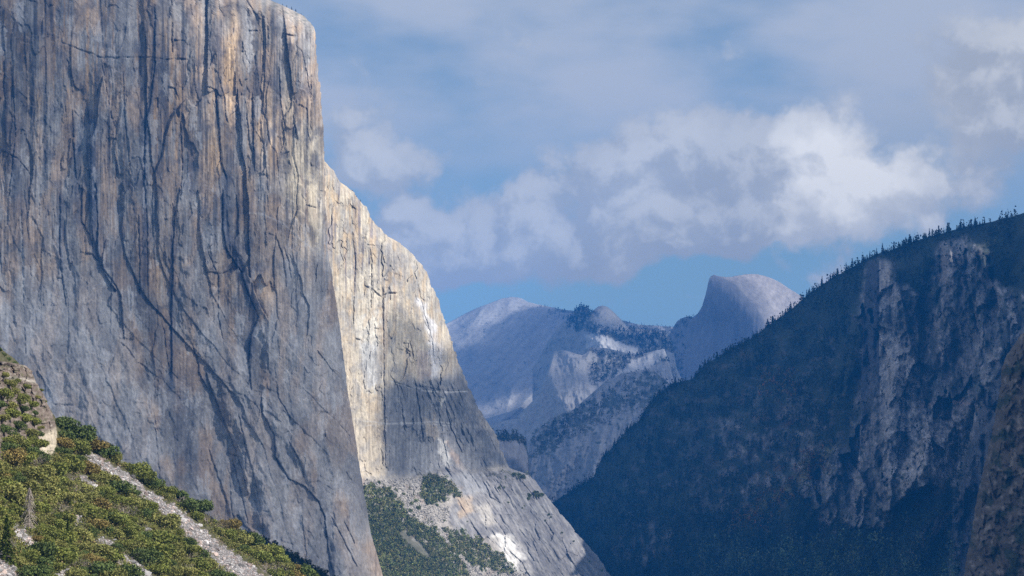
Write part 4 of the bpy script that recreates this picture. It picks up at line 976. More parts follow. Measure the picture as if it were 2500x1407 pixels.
def plant_parts(kind, leaf_me, stem_me, loc, scale, rz, names=('crown', 'trunk'), lmat=None, tilt=0):
    e = bpy.data.objects.new(kind, None); COL.objects.link(e)
    e.location = loc; e.rotation_euler = (tilt, 0, rz); e.scale = scale
    e.empty_display_size = .3
    for nm, me in ((names[0], leaf_me), (names[1], stem_me)):
        o = bpy.data.objects.new(nm, me); COL.objects.link(o); o.parent = e
    return e

def plant_single(kind, me, loc, scale, rz):
    o = bpy.data.objects.new(kind, me); COL.objects.link(o)
    o.location = loc; o.rotation_euler = (0, 0, rz); o.scale = scale
    return o

def merged(crown, lmat):
    """one mesh with leaves and trunk for plants only a few pixels high"""
    V, Fq, tint, (TV, TF) = crown
    o = mesh_obj("m", np.concatenate([V, TV]), np.concatenate([Fq, TF + len(V)]), lmat, tint=np.concatenate([tint, np.full(len(TV), .2)]), smooth=False, link=False)
    return o.data

# ------------------------------------------------------------------ foreground hillside
FG_TOP = ([-200, 0, 40, 70, 100, 135, 160, 200, 260, 330, 400, 430, 520, 600, 640, 700, 770, 840, 900], [720, 850, 880, 915, 960, 1020, 1045, 1080, 1112, 1152, 1192, 1210, 1272, 1316, 1334, 1372, 1420, 1470, 1510])
FGC = [(-200, 720, 720), (0, 850, 735), (135, 1020, 770), (260, 1112, 790), (430, 1210, 815), (600, 1316, 840), (780, 1420, 860), (0, 1100, 640), (0, 1407, 530), (200, 1407, 580), (400, 1407, 650), (600, 1407, 740), (200, 1250, 680), (-200, 1407, 480), (300, 1640, 520), (-200, 1640, 420), (700, 1640, 640)]
def fgY(px, py):
    return rbf(FGC, px, py, 1e-4) + 2.0 * fbm(px / 70., py / 70., 3, 700)
h, w = 420, 520
pxr = np.linspace(-200, 880, w)
top = np.interp(pxr, *FG_TOP) + 2.0 * fbm(pxr / 12., pxr * 0, 3, 701)
px = np.repeat(pxr[None], h, 0)
py = top[None] + (1640 - top[None]) * (np.linspace(0, 1, h)[:, None]) ** 1.1
SCREE = [[(205, 1095), (232, 1110), (300, 1150), (360, 1195), (430, 1238), (500, 1296), (560, 1344), (610, 1378), (660, 1412), (700, 1470), (610, 1470), (560, 1402), (496, 1345), (434, 1288), (376, 1240), (325, 1196), (284, 1170), (245, 1148), (215, 1128)],
         [(190, 1155), (205, 1160), (238, 1188), (230, 1195), (205, 1178)], [(28, 1275), (50, 1285), (88, 1325), (72, 1345), (40, 1315)], [(0, 1345), (20, 1360), (46, 1410), (50, 1440), (-60, 1440), (-60, 1345)],
         [(232, 1308), (262, 1315), (284, 1332), (262, 1336), (240, 1326)], [(296, 1350), (320, 1362), (352, 1388), (400, 1425), (350, 1425), (325, 1396), (300, 1372)], [(168, 1262), (190, 1258), (204, 1278), (186, 1282)],
         [(140, 1390), (165, 1380), (165, 1420), (135, 1420)], [(350, 1280), (368, 1292), (362, 1298)]]
scm = np.zeros(px.shape)
for pl in SCREE:
    scm = np.maximum(scm, polymask(px, py, pl, 3, 9, 16, 702))
d = 1.2 * fbm(px / 22., py / 22., 4, 703)
fgYg = fgY(px, py) + d
col = np.broadcast_to(c3(.10, .095, .05), px.shape + (3,)).copy() * (1 + .5 * fbm(px / 9., py / 9., 4, 704))[..., None]
col = mixc(col, c3(.20, .185, .18), scm)
fg = sheet("hillside", px, py, fgYg, rock_mat("hillside_soil", .8, 1.2, .6, .35), col, back=160, drop=.9)

# talus stones on the scree strips
ico_me = bpy.data.meshes.new("t"); 
import bmesh
bmx = bmesh.new(); bmesh.ops.create_icosphere(bmx, subdivisions=1, radius=1.0)
IV = np.array([v.co[:] for v in bmx.verts]); IF = np.array([[v.index for v in f.verts] for f in bmx.faces]); bmx.free()
def stones(P, R, cols, name, mat, rg):
    n = len(P)
    jit = rg.uniform(.6, 1.25, (n, len(IV), 1))
    th = rg.random(n) * 6.28
    sc = np.stack([rg.uniform(.8, 1.5, n), rg.uniform(.7, 1.1, n), rg.uniform(.5, .9, n)], -1)
    v = IV[None] * jit * sc[:, None] * R[:, None, None]
    x = v[..., 0] * np.cos(th)[:, None] - v[..., 1] * np.sin(th)[:, None]; y = v[..., 0] * np.sin(th)[:, None] + v[..., 1] * np.cos(th)[:, None]
    v = np.stack([x, y, v[..., 2]], -1) + P[:, None]
    f = IF[None] + (np.arange(n) * len(IV))[:, None, None]
    return mesh_obj(name, v.reshape(-1, 3), f.reshape(-1, 3), mat, np.repeat(cols, len(IV), 0), smooth=False)
rg = np.random.default_rng(31)
cx = rg.uniform(-60, 720, 90000); cy = rg.uniform(1090, 1450, 90000)
m = np.zeros(cx.shape)
for pl in SCREE:
    m = np.maximum(m, polymask(cx, cy, pl, 3, 9, 16, 702))
k = rg.random(len(cx)) < m * .9
cx, cy = cx[k][:15000], cy[k][:15000]
Rr = .16 + .40 * rg.random(len(cx)) ** 2.2 + 1.3 * (rg.random(len(cx)) < .02) * rg.random(len(cx))
g = np.clip(rg.uniform(.18, .62, len(cx)) * (1 + .6 * fbm(cx / 16., cy / 12., 3, 790)), .06, .7) * (1 + .25 * (rg.random(len(cx)) < .08))
sc_ = np.stack([g * 1.02, g * .97, g * .95], -1); rd = rg.random(len(cx)) < .3; sc_[rd] *= [1.05, .88, .80]
stuff(stones(W(cx, cy, fgY(cx, cy) - .1), Rr, sc_, "scree", M_ATT, rg))

# rocky outcrop at the left
def oc_R(py):
    return np.interp(py, [880, 886, 892, 905, 925, 945, 965, 990, 1010, 1040, 1070, 1100, 1112, 1130], [-10, 30, 60, 78, 84, 95, 108, 118, 128, 137, 140, 139, 136, 120])
h, w = 260, 230
py = np.repeat(np.linspace(882, 1135, h)[:, None], w, 1)
R = oc_R(py) + 3 * fbm(py / 9., py * 0, 4, 711)
px = -140 + (R + 140) * (1 - (1 - np.linspace(0, 1, w)[None]) ** 1.3)
Y = fgY(px, py) - 26 + .20 * (py - 1000)
e = R - px
Y += 14 * (1 - np.sqrt(np.clip(1 - np.clip(1 - e / 26., 0, 1) ** 2, 0, 1)))
v1, id1, e1 = facets(px / 15. + .5 * fbm(px / 14., py / 14., 2, 739), py / 22. + .5 * fbm(px / 14., py / 14., 2, 740), 731, 1.4); v2, id2, e2 = facets(px / 6., py / 8., 735, 1.4)
smooth_lo = polymask(px, py, [(96, 1062), (150, 1040), (150, 1120), (96, 1112)], 8)
d = -(3.4 * v1 * (1 - .5 * smooth_lo) + .9 * v2 * (1 - .7 * smooth_lo) + 1.5 * ridged((px + py * .3) / 14., (py - px * .3) / 16., 4, 733) + 3.0 * fbm(px / 26., py / 20., 4, 734)) * sstep(0, 5, e)
ledge = sstep(0, 1, fbm(px / 60., py / 12., 3, 736) * 3)
Y2 = Y + d + 1.5 * ledge
col = np.broadcast_to(c3(.185, .145, .12), px.shape + (3,)).copy()
col = mixc(col, c3(.34, .29, .25), sstep(.05, .45, fbm(px / 9., py / 9., 4, 737)))
col = mixc(col, c3(.54, .47, .36), .85 * smooth_lo)
col = mixc(col, c3(.46, .42, .37), .7 * np.exp(-(linedist(px, py, [(20, 922), (60, 926), (92, 934)]) / 4) ** 2))
col = mixc(col, c3(.10, .10, .05), .6 * sstep(.05, .3, fbm(px / 14., py / 10., 4, 738)) * (1 - smooth_lo))
col *= (1 + .25 * (id2 - .5))[..., None]
sheet("rock_outcrop", px, py, Y2, rock_mat("outcrop_rock", .9, 1.2, .5, .3), col, back=40, right_back=60, drop=.2)

# ------------------------------------------------------------------ shrubs on the hillside
rg = np.random.default_rng(77)
OAKS = [dome_crown(np.random.default_rng(100 + i), 1, rg.uniform(.75, 1.0), int(rg.integers(8, 13)), 2600, .052) for i in range(7)]
def protoset(mat, n, nm=('foliage', 'stem')):
    return [proto_parts('x', OAKS[i % 7], mat, *nm) for i in range(n)]
PS = {'oak': protoset(M_OAK, 7), 'dark': protoset(M_GRN, 6), 'olive': protoset(M_OLV, 5), 'rust': protoset(M_RST, 4), 'lime': protoset(M_LIM, 3)}
TW = [dome_crown(np.random.default_rng(150 + i), 1, 1.0, 9, 700, .022) for i in range(3)]
PS['bare'] = [proto_parts('x', t_, M_GRY, 'foliage', 'stem', wd) for t_ in TW]
desc = {'oak': ('green', 'oak_shrub'), 'dark': ('dark green', 'evergreen_shrub'), 'olive': ('dry olive', 'chaparral_shrub'), 'rust': ('rusty brown', 'scrub_oak'), 'lime': ('bright yellow green', 'leafy_shrub'), 'bare': ('leafless grey', 'bare_shrub')}
def region(x, y):
    if y < 1120 and x < 145: return ("on the ledges of the brown rock outcrop", "shrubs on the rock outcrop")
    topy = np.interp(x, *FG_TOP)
    band = np.interp(x, [150, 215, 300, 420, 520, 640, 760], [1060, 1120, 1180, 1270, 1345, 1430, 1500])
    if y < band:
        seg = "upper" if x < 330 else ("middle" if x < 540 else "lower")
        return (f"on the crest strip beside the {seg} part of the long scree", "shrubs between the scree and the crest")
    if y < band + 75: return ("just below the long grey scree strip" + (" near its top" if x < 300 else " near its foot" if x > 430 else ""), "shrubs below the long scree")
    if x < 110: return ("at the lower left corner by the small scree patches", "shrubs at the lower left corner")
    if y > 1330: return ("at the bottom edge beside the narrow lower scree", "shrubs at the bottom edge")
    return ("in the thick cover beside the dead grey conifer" if x < 190 else "in the thick cover in the middle of the hillside", "shrubs in the middle of the hillside")
placed = []
def try_place(x, y, r, sep=.62):
    for (a, b, q) in placed:
        if (a - x) ** 2 + ((b - y) * 1.25) ** 2 < (sep * (q + r)) ** 2: return False
    placed.append((x, y, r)); return True
reserve = [(72, 1290, 26), (15, 1330, 44), (197, 1062, 8), (173, 1256, 9)]
placed.extend(reserve)
cand = []
n_sh = 0
def shrub(x, y, r, kind, Y=None):
    global n_sh
    Yc = float(fgY(np.array([x]), np.array([y]))[0]) if Y is None else Y
    p = W(x, y, Yc); R_ = r * Yc / F
    dn, nm = desc[kind]
    ps = PS[kind]; a, b = ps[int(rg.integers(len(ps)))]
    o = plant_parts(nm, a, b, p - [0, 0, R_ * .15], (R_ * 1.3, R_ * 1.3, R_ * rg.uniform(.95, 1.4)), rg.random() * 6.28, ('foliage', 'stem'))
    rt, gp = region(x, y)
    size = "large" if r > 30 else ("small" if r < 17 else "rounded")
    tag(o, f"{size} {dn} shrub {rt}", "shrub", gp + " (" + dn + ")")
    n_sh += 1
def kind_at(x, y):
    q = rg.random(); w_ = float(perlin(np.array([x / 90.]), np.array([y / 90.]), 800)[0])
    if x < 290 and y < 1120 and x > 140: return 'dark' if q < .6 else ('oak' if q < .85 else 'rust')
    if q < .05: return 'bare'
    if q < .08 + .2 * max(0, w_): return 'rust'
    if q < .42: return 'olive'
    if q < .62 - .3 * w_: return 'dark'
    return 'oak'
_hx, _hy = np.meshgrid(np.arange(-60, 860, 4.), np.arange(960, 1480, 4.))
_sd = np.max([sdist(_hx, _hy, pl) for pl in SCREE], 0)
def scgrid(x, y):
    return _sd[min(max(int((y - 960) / 4), 0), _sd.shape[0] - 1), min(max(int((x + 60) / 4), 0), _sd.shape[1] - 1)]
tries = 0
cs_ = []
while tries < 9000 and n_sh < 270:
    tries += 1
    x = rg.uniform(-25, 790); y = rg.uniform(1020, 1425)
    ty = np.interp(x, *FG_TOP)
    if y < ty + 2: continue
    if x < 148 and y < 1128: continue
    r = rg.uniform(22, 42) * (1.0 if tries < 1500 else .6)
    if r > 14 and scgrid(x, y - .3 * r) > -.42 * r or scgrid(x, y - 3) > -3: continue
    if not try_place(x, y, r, .40 if tries < 3500 else .36): continue
    cs_.append((x, y, r))
    shrub(x, y, r, kind_at(x, y))
print('shrubs', n_sh, tries)
# shrubs rooted on the outcrop's ledges
for (x, y, r, kd) in [(8, 962, 17, 'oak'), (34, 955, 13, 'olive'), (52, 975, 18, 'oak'), (78, 985, 12, 'oak'), (98, 948, 7, 'oak'), (28, 990, 14, 'olive'), (60, 1020, 17, 'oak'), (84, 1005, 11, 'dark'), (72, 1055, 17, 'olive'), (40, 1068, 14, 'oak'), (12, 1050, 17, 'dark'),
                      (50, 1085, 20, 'oak'), (92, 1085, 16, 'oak'), (15, 1095, 20, 'dark'), (100, 1118, 18, 'dark'), (132, 1124, 15, 'dark'), (65, 1122, 18, 'oak'), (22, 1128, 20, 'oak'), (150, 1105, 10, 'rust'), (10, 912, 10, 'olive'), (98, 1040, 10, 'olive'), (22, 1010, 16, 'oak'), (44, 1040, 14, 'dark'), (30, 1075, 16, 'olive'), (75, 1075, 15, 'oak'), (88, 965, 10, 'olive'), (62, 940, 11, 'oak'), (20, 935, 12, 'olive'), (44, 925, 8, 'oak'), (84, 1030, 12, 'oak'), (70, 1100, 16, 'dark'), (4, 1020, 14, 'olive'), (35, 1110, 18, 'oak'), (3, 985, 13, 'dark'), (58, 995, 12, 'dark'), (108, 975, 7, 'oak'), (90, 1060, 12, 'dark'), (14, 1075, 14, 'oak')]:
    Yc = float(fgY(np.array([float(x)]), np.array([float(y)]))[0]) - 29 + .20 * (y - 1000) + 12 * max(0, 1 - (float(oc_R(np.array([float(y)]))[0]) - x) / 26.)
    shrub(x, y + 8, r * (1.45 if r > 11 else 1.1), kd, Yc - 1)
for (x, y, r, kd) in [(6, 862, 11, 'dark'), (18, 874, 12, 'dark'), (32, 884, 12, 'dark'), (44, 897, 9, 'bare'), (58, 905, 8, 'dark'), (-6, 850, 12, 'dark'), (30, 905, 12, 'bare'), (8, 890, 12, 'bare'), (148, 1022, 9, 'dark'), (158, 1040, 12, 'dark'), (146, 1045, 12, 'dark'), (172, 1052, 12, 'dark'), (160, 1062, 14, 'dark'), (182, 1075, 14, 'dark')]:
    Yc = float(fgY(np.array([float(x)]), np.array([float(max(y, np.interp(x, *FG_TOP)))]))[0])
    dn, nm = desc[kd]; a, b = PS[kd][int(rg.integers(len(PS[kd])))]
    R_ = r * Yc / F
    o = plant_parts(nm, a, b, W(x, y + 7, Yc) - [0, 0, R_ * .1], (R_, R_, R_), rg.random() * 6.28, ('foliage', 'stem'))
    sz = 'small' if r < 11 else 'rounded'
    if y < 1000: tag(o, f"{sz} {dn} shrub on the dark slope behind the top of the outcrop", "shrub", "shrubs behind the outcrop (" + dn + ")")
    else: tag(o, f"{sz} {dn} shrub in the shade right beside the outcrop's tall face", "shrub", "shrubs beside the outcrop face")

def fg_point(x, y):
    Yc = float(fgY(np.array([float(x)]), np.array([float(y)]))[0]); return W(x, y, Yc), Yc / F
# the rust-orange bush by the little scree spot
p, s_ = fg_point(173, 1268)
a, b = proto_parts('x', OAKS[2], M_ORG, 'foliage', 'stem')
tag(plant_parts("orange_bush", a, b, p, (9 * s_, 9 * s_, 15 * s_), 1.0, ('foliage', 'stem')), "bright rust orange bush beside a small pale scree spot", "bush")
p, s_ = fg_point(460, 1350)
tag(plant_parts("orange_bush", a, b, p, (6 * s_, 6 * s_, 5 * s_), 2.0, ('foliage', 'stem')), "tiny orange bush at a white boulder below the long scree", "bush")
# lime sapling at the crest end
p, s_ = fg_point(768, 1428)
a, b = PS['lime'][0]
tag(plant_parts("leafy_sapling", a, b, p, (17 * s_, 17 * s_, 30 * s_), 1.0, ('foliage', 'stem')), "bright lime green sapling at the lowest end of the crest", "sapling")
p, s_ = fg_point(215, 1112); a, b = PS['lime'][1]
tag(plant_parts("leafy_sapling", a, b, p, (12 * s_, 12 * s_, 14 * s_), 2.0, ('foliage', 'stem')), "bright green leafy sapling at the very top of the long scree", "sapling")
# conifers of the hillside
cg1 = conifer_crown(np.random.default_rng(41), 1, .30, 24, 12, .030, .02, .3, 7)
a, b = proto_parts('x', cg1, M_CNG)
p, s_ = fg_point(14, 1372)
tag(plant_parts("conifer_tree", a, b, p, (112 * s_,) * 3, .4), "big yellow green conifer at the lower left edge of the hillside", "tree")
p, s_ = fg_point(165, 1330)
tag(plant_parts("conifer_tree", a, b, p, (66 * s_,) * 3, 1.4), "pointed green young conifer right of the dead grey conifer", "tree")
p, s_ = fg_point(618, 1338)
tag(plant_parts("conifer_tree", a, b, p, (34 * s_,) * 3, 2.4), "small pointed green conifer on the crest above the shaded slope", "tree")
cg2 = conifer_crown(np.random.default_rng(42), 1, .19, 16, 9, .04, .05, .2, 5)
a, b = proto_parts('x', cg2, M_CON)
p, s_ = fg_point(197, 1076)
tag(plant_parts("conifer_tree", a, b, p, (40 * s_,) * 3, .4), "small dark spire shaped conifer standing alone against the granite wall", "tree")
# dead conifer
rgd = np.random.default_rng(5)
segs = [((0, 0, -.04), (.01, 0, .5), .016, .010), ((.01, 0, .5), (0, 0, 1), .010, .002)]
br = []
for i in range(210):
    f = rgd.random() ** .8; z = .06 + .90 * f; L = (.25 * (1 - f) ** .8 + .04) * rgd.uniform(.35, 1.25); a_ = rgd.random() * 6.28
    p1 = (L * .55 * cos(a_), L * .55 * sin(a_), z - .02 * L / .2); p2 = (L * cos(a_), L * sin(a_), z - .10 - .12 * rgd.random() * (1 - f))
    br.append(((0, 0, z), p1, .0058, .0045)); br.append((p1, p2, .0045, .0025))
TV, TF = tubes(segs, 6); BV, BF = tubes(br, 3)
tr_me = mesh_obj("trunk", TV, TF, wd, link=False).data; br_me = mesh_obj("branches", BV, BF, wd, link=False).data
p, s_ = fg_point(70, 1295)
tag(plant_parts("dead_conifer", br_me, tr_me, p, (105 * s_,) * 3, 0, ('branches', 'trunk')), "dead conifer with bleached drooping grey branches among green shrubs", "dead tree")
# bare pale stems
def bare_tree(seed):
    r_ = np.random.default_rng(seed); sg = []
    def grow(p0, dr, L, rad, dep):
        p1 = np.array(p0) + dr * L; sg.append((p0, p1, rad, rad * .65))
        if dep == 0: return
        for _ in range(3):
            nd = dr + r_.normal(size=3) * .45; nd[2] += .12; nd /= np.linalg.norm(nd); grow(p1, nd, L * r_.uniform(.55, .8), rad * .6, dep - 1)
    for _ in range(3):
        d0 = np.array([r_.normal() * .35, r_.normal() * .35, 1.]); d0 /= np.linalg.norm(d0); grow((0, 0, -.05), d0, .36, .022, 3)
    tv, tf = tubes(sg[:3 * 1 + 0] or sg, 4); bv, bf = tubes(sg, 3)
    return mesh_obj("branches", bv, bf, wd, link=False).data
BT = [bare_tree(i) for i in (1, 2, 3)]
for i, (x, y, hh, lab) in enumerate([(214, 1090, 34, "bare pale stemmed tree at the crest near the scree's top"), (470, 1258, 36, "bare white stemmed tree on the crest strip above the long scree"), (540, 1345, 30, "bare pale shrub tree at the right edge of the long scree"),
                                     (300, 1400, 44, "bare pale tree beside the narrow lower scree at the bottom edge"), (455, 1410, 40, "bare white stems at the bottom edge below the long scree"), (24, 1345, 34, "bare leaning pale tree between two small scree patches at lower left"),
                                     (440, 1235, 30, "bare dry tree with pinkish twigs at the crest of the hillside"), (180, 1240, 22, "small bare pale tree left of the orange bush's scree spot"), (650, 1400, 30, "bare pale tree low on the crest strip")]):
    p, s_ = fg_point(x, y); o = plant_single("bare_tree", BT[i % 3], p, (hh * s_,) * 3, i * 1.3)
    tag(o, lab, "bare tree")

# low brush filling the gaps
rg = np.random.default_rng(91)
bx_ = rg.uniform(-60, 800, 16000); by_ = rg.uniform(900, 1450, 16000)
ok = (by_ > np.interp(bx_, *FG_TOP) + 2) & ~((bx_ < 145) & (by_ < 1110))
m = np.zeros(bx_.shape)
for pl in SCREE: m = np.maximum(m, polymask(bx_, by_, pl, 4, 5, 14, 702))
ok &= m < .35 - .2 * rg.random(16000)
bx_, by_ = bx_[ok], by_[ok]
Pb = W(bx_, by_, fgY(bx_, by_))
C = (Pb[:, None] + rg.normal(size=(len(Pb), 16, 3)) * [1.0, 1.0, .45] + [0, 0, .5]).reshape(-1, 3)
V, Fq = quads(C, .26, rg)
hue = np.repeat(rg.random(len(Pb)), 16); tn = rg.uniform(.6, 1.4, len(C))
cc = np.where((hue < .5)[:, None], [.17, .19, .05], np.where((hue < .85)[:, None], [.24, .225, .075], [.25, .19, .08])) * tn[:, None]
stuff(mesh_obj("low_brush", V, Fq, M_ATT, np.repeat(cc, 4, 0), smooth=False))

# ------------------------------------------------------------------ shaded wooded slope behind the crest
h, w = 120, 260
pxr = np.linspace(480, 1020, w)
top = np.interp(pxr, [480, 560, 600, 640, 700, 760, 830, 900, 1020], [1240, 1290, 1306, 1318, 1345, 1382, 1420, 1460, 1530])
px = np.repeat(pxr[None], h, 0); py = top[None] + (1600 - top[None]) * np.linspace(0, 1, h)[:, None]
def s2Y(px, py): return 1700 + .3 * (px - 600) - .9 * (py - 1300)
col = np.broadcast_to(c3(.04, .055, .035), px.shape + (3,)).copy()
sheet("shaded_slope", px, py, s2Y(px, py) + 4 * fbm(px / 20., py / 20., 3, 750), ROCK_MID, col, back=250, drop=.8)
SHADE.append((W(px, py, s2Y(px, py)).reshape(-1, 3), np.full(px.size, .97), 'near'))

def clump_forest(name, Px, Py, Y, rad, colf, rg, nq=26, leaf=.2, hgt=1.0, conical=None):
    """many small crowns of leaf clumps in one mesh"""
    P = W(Px, Py, Y); n = len(P)
    d_ = rg.normal(size=(n, nq, 3)); d_ /= np.linalg.norm(d_, axis=2)[..., None]
    rr = rad[:, None, None] * rg.uniform(.55, 1.05, (n, nq, 1))
    C = P[:, None] + d_ * rr * [1, 1, hgt] + [0, 0, 1] * rad[:, None, None] * hgt * .8
    if conical is not None:
        f = rg.random((n, nq)) ** 1.35; a_ = rg.random((n, nq)) * 6.283
        H = (rad * conical)[:, None]; q = rad[:, None] * (1 - f) * rg.uniform(.5, 1.1, (n, nq)) + rad[:, None] * .08
        C = P[:, None] + np.stack([q * np.cos(a_), q * np.sin(a_), f * H], -1)
    V, Fq = quads(C.reshape(-1, 3), 1.0, rg)
    ctr = np.repeat(C.reshape(-1, 3), 4, 0); V = ctr + (V - ctr) * np.repeat(np.repeat(rad * leaf, nq), 4)[:, None]
    cc = colf(n)
    if conical is not None: cc = cc * (1 + 1.6 * np.clip(fbm(Px / 70., Py / 50., 4, 795), -.35, .6))[:, None] * (1 + np.clip(fbm(Px / 50., Py / 40., 3, 796), 0, 1)[:, None] * [1.2, .5, -.2])
    cc = np.repeat(cc, nq, 0) * rg.uniform(.6, 1.4, (n * nq, 1))
    return stuff(mesh_obj(name, V, Fq, M_ATT, np.repeat(cc, 4, 0), smooth=False))
def mixcol(cols, rg):
    cols = np.array(cols)
    return lambda n: cols[rg.integers(len(cols), size=n)] * rg.uniform(.75, 1.25, (n, 1))
rg = np.random.default_rng(55)
x = rg.uniform(540, 960, 2600); y = rg.uniform(1290, 1440, 2600); ok = y > np.interp(x, pxr, top) - 1
x, y = x[ok], y[ok]
clump_forest("shaded_woodland", x, y, s2Y(x, y), rg.uniform(1.4, 2.6, len(x)), mixcol([(.035, .055, .03), (.045, .06, .03), (.03, .05, .035)], rg), rg, 30, .3)
p = W(745, 1382, 1700.); o = plant_single("bare_snag", BT[1], p, (12.,) * 3, 0); tag(o, "thin bare snag above the shaded slope against the granite wall", "bare tree")

# ------------------------------------------------------------------ trees below the far wall
def apronY(x, y): return far_base(x, y)
WOODS = [[(884, 1188), (930, 1190), (968, 1212), (985, 1240), (1000, 1268), (1060, 1290), (1100, 1335), (1135, 1385), (1150, 1440), (900, 1440)], [(1028, 1172), (1050, 1160), (1090, 1165), (1118, 1200), (1122, 1214), (1090, 1218), (1060, 1236), (1026, 1218)],
         [(1088, 1296), (1130, 1300), (1180, 1325), (1225, 1360), (1258, 1395), (1220, 1400), (1150, 1380), (1100, 1340)], [(1178, 1160), (1235, 1150), (1290, 1156), (1288, 1163), (1240, 1172), (1200, 1172)], [(1195, 1172), (1215, 1180), (1240, 1200), (1225, 1200)],
         [(1300, 1195), (1325, 1205), (1318, 1212), (1300, 1206)], [(1290, 1200), (1300, 1206), (1286, 1218)]]
CLEAR = [(962, 1292), (1000, 1304), (1040, 1340), (1056, 1368), (1030, 1360), (985, 1322)]
rg = np.random.default_rng(66)
M1 = [merged(dome_crown(np.random.default_rng(200 + i), 1, 1.15, 8, 420, .11), M_MID) for i in range(5)]
M1b = [merged(conifer_crown(np.random.default_rng(210 + i), 2.6, .75 / 2.6 * 2.6 / 2.6 * 2.2, 12, 8, .045, .05, .2, 4), M_MID) for i in range(3)]
_wx, _wy = np.meshgrid(np.arange(880, 1345, 3.), np.arange(1145, 1445, 3.))
_wm = np.max([polymask(_wx, _wy, pl, 4, 6, 20, 760) for pl in WOODS], 0) * (1 - polymask(_wx, _wy, CLEAR, 3))
def wdgrid(x, y):
    return _wm[min(int((y - 1145) / 3), _wm.shape[0] - 1), min(int((x - 880) / 3), _wm.shape[1] - 1)]
pts = []
tr_ = 0
while tr_ < 30000 and len(pts) < 620:
    tr_ += 1
    x = rg.uniform(884, 1340); y = rg.uniform(1150, 1440)
    if wdgrid(x, y) < .5: continue
    if x < np.interp(y, [1150, 1200, 1300, 1407], [884, 890, 906, 938]) - 2: continue
    r = rg.uniform(4.5, 9)
    if any((a - x) ** 2 + (b - y) ** 2 < (.5 * (q + r)) ** 2 for a, b, q in pts): continue
    pts.append((x, y, r))
for (x, y, r) in [(910, 1180, 5), (925, 1178, 6), (950, 1192, 6), (965, 1196, 5), (985, 1205, 8), (1000, 1195, 6), (1010, 1210, 7), (1004, 1230, 8), (1020, 1240, 9), (1008, 1255, 6), (955, 1205, 9), (968, 1198, 6), (1045, 1278, 6), (1055, 1275, 5), (1015, 1222, 9), (1000, 1246, 8),
                  (1240, 1225, 4), (1280, 1235, 4), (1085, 1270, 4), (1098, 1265, 4), (1140, 1272, 4), (1330, 1270, 4), (1345, 1262, 4), (1372, 1300, 4), (1400, 1320, 4), (1290, 1205, 5), (1310, 1200, 6), (1322, 1206, 5), (1275, 1240, 4), (1440, 1370, 4), (1470, 1392, 5), (1340, 1256, 4)]:
    pts.append((x, y, r))
def wood_region(x, y):
    if 1020 < x < 1130 and y < 1240: return ("in the dense clump at the foot of the far wall", "trees in the dense clump under the far wall")
    if y < 1260 and x < 1020 and not (x < 985 and y > 1190 and y < 1188 + (x - 884)): return ("dotted on the pale talus under the far wall", "trees dotted on the talus")
    if x > 1240: return ("on the bare slabs of the lower buttress", "trees on the buttress slabs")
    if x > 1160 and y < 1210: return ("on the ledge at the buttress shoulder", "trees on the shoulder ledge")
    if x > 1085: return ("in the strip of trees beside the pale slab", "trees beside the pale slab")
    if y < 1290: return ("in the upper wood right of the granite prow", "trees in the upper wood by the prow")
    return ("in the lower wood at the bottom edge right of the prow", "trees in the lower wood by the prow")
big = sorted(pts, key=lambda t_: -t_[2]); ind = set(map(tuple, big[:262])) | set(t_ for t_ in pts[-32:])
rest = []
for t_ in pts:
    x, y, r = t_
    Yc = float(apronY(np.array([x]), np.array([y]))[0]) - 3
    if y > 1412 or t_ not in ind: rest.append((x, y, r, Yc)); continue
    R_ = r * Yc / F; q = rg.random()
    if q < .8:
        o = plant_single("canyon_oak", M1[int(rg.integers(5))], W(x, y + r * .5, Yc) - [0, 0, 1.5], (R_, R_, R_ * rg.uniform(.9, 1.5)), rg.random() * 6); kd = "round dark green oak"
    else:
        o = plant_single("pine_tree", M1b[int(rg.integers(3))], W(x, y + r * .5, Yc) - [0, 0, 1.5], (R_ * .9, R_ * .9, R_ * rg.uniform(.9, 1.2)), rg.random() * 6); kd = "pointed dark green pine"
    a_, b_ = wood_region(x, y)
    tag(o, f"{'larger' if r > 6.8 else 'small'} {kd} {a_}".replace("dark green ", ""), "tree", b_)
rest = np.array(rest)
# dense undergrowth of the same woods
x = rg.uniform(884, 1260, 9000); y = rg.uniform(1160, 1440, 9000)
m = np.zeros(x.shape)
for pl in WOODS[:3]: m = np.maximum(m, polymask(x, y, pl, 5, 8, 20, 760))
ok = (m > .55) & (polymask(x, y, CLEAR, 4) < .5)
x, y = x[ok], y[ok]
x = np.concatenate([x, rest[:, 0]]); y = np.concatenate([y, rest[:, 1]])
clump_forest("woodland_undergrowth", x, y, apronY(x, y) - 1, rg.uniform(2.2, 4.6, len(x)), mixcol([(.18, .22, .07), (.21, .25, .08), (.14, .18, .07), (.30, .28, .10), (.24, .25, .09)], rg), rg, 20, .3)
# talus blocks under the far wall
x = rg.uniform(884, 1300, 26000); y = rg.uniform(1160, 1430, 26000)
m = np.zeros(x.shape)
for pl in WOODS[:3]: m = np.maximum(m, polymask(x, y, pl, 4, 6, 20, 760))
m = polymask(x, y, [(884, 1172), (960, 1168), (1040, 1165), (1030, 1230), (1100, 1240), (1090, 1270), (1060, 1285), (1130, 1300), (1290, 1400), (1290, 1440), (1150, 1440), (884, 1240)], 6, 8) * (1 - m)
ok = rg.random(len(x)) < m
x, y = x[ok], y[ok]
g = rg.uniform(.26, .56, len(x))
stuff(stones(W(x, y, apronY(x, y) - .5), .7 + 2.4 * rg.random(len(x)) ** 3, np.stack([g, g * .95, g * .87], -1), "talus", M_ATT, rg))

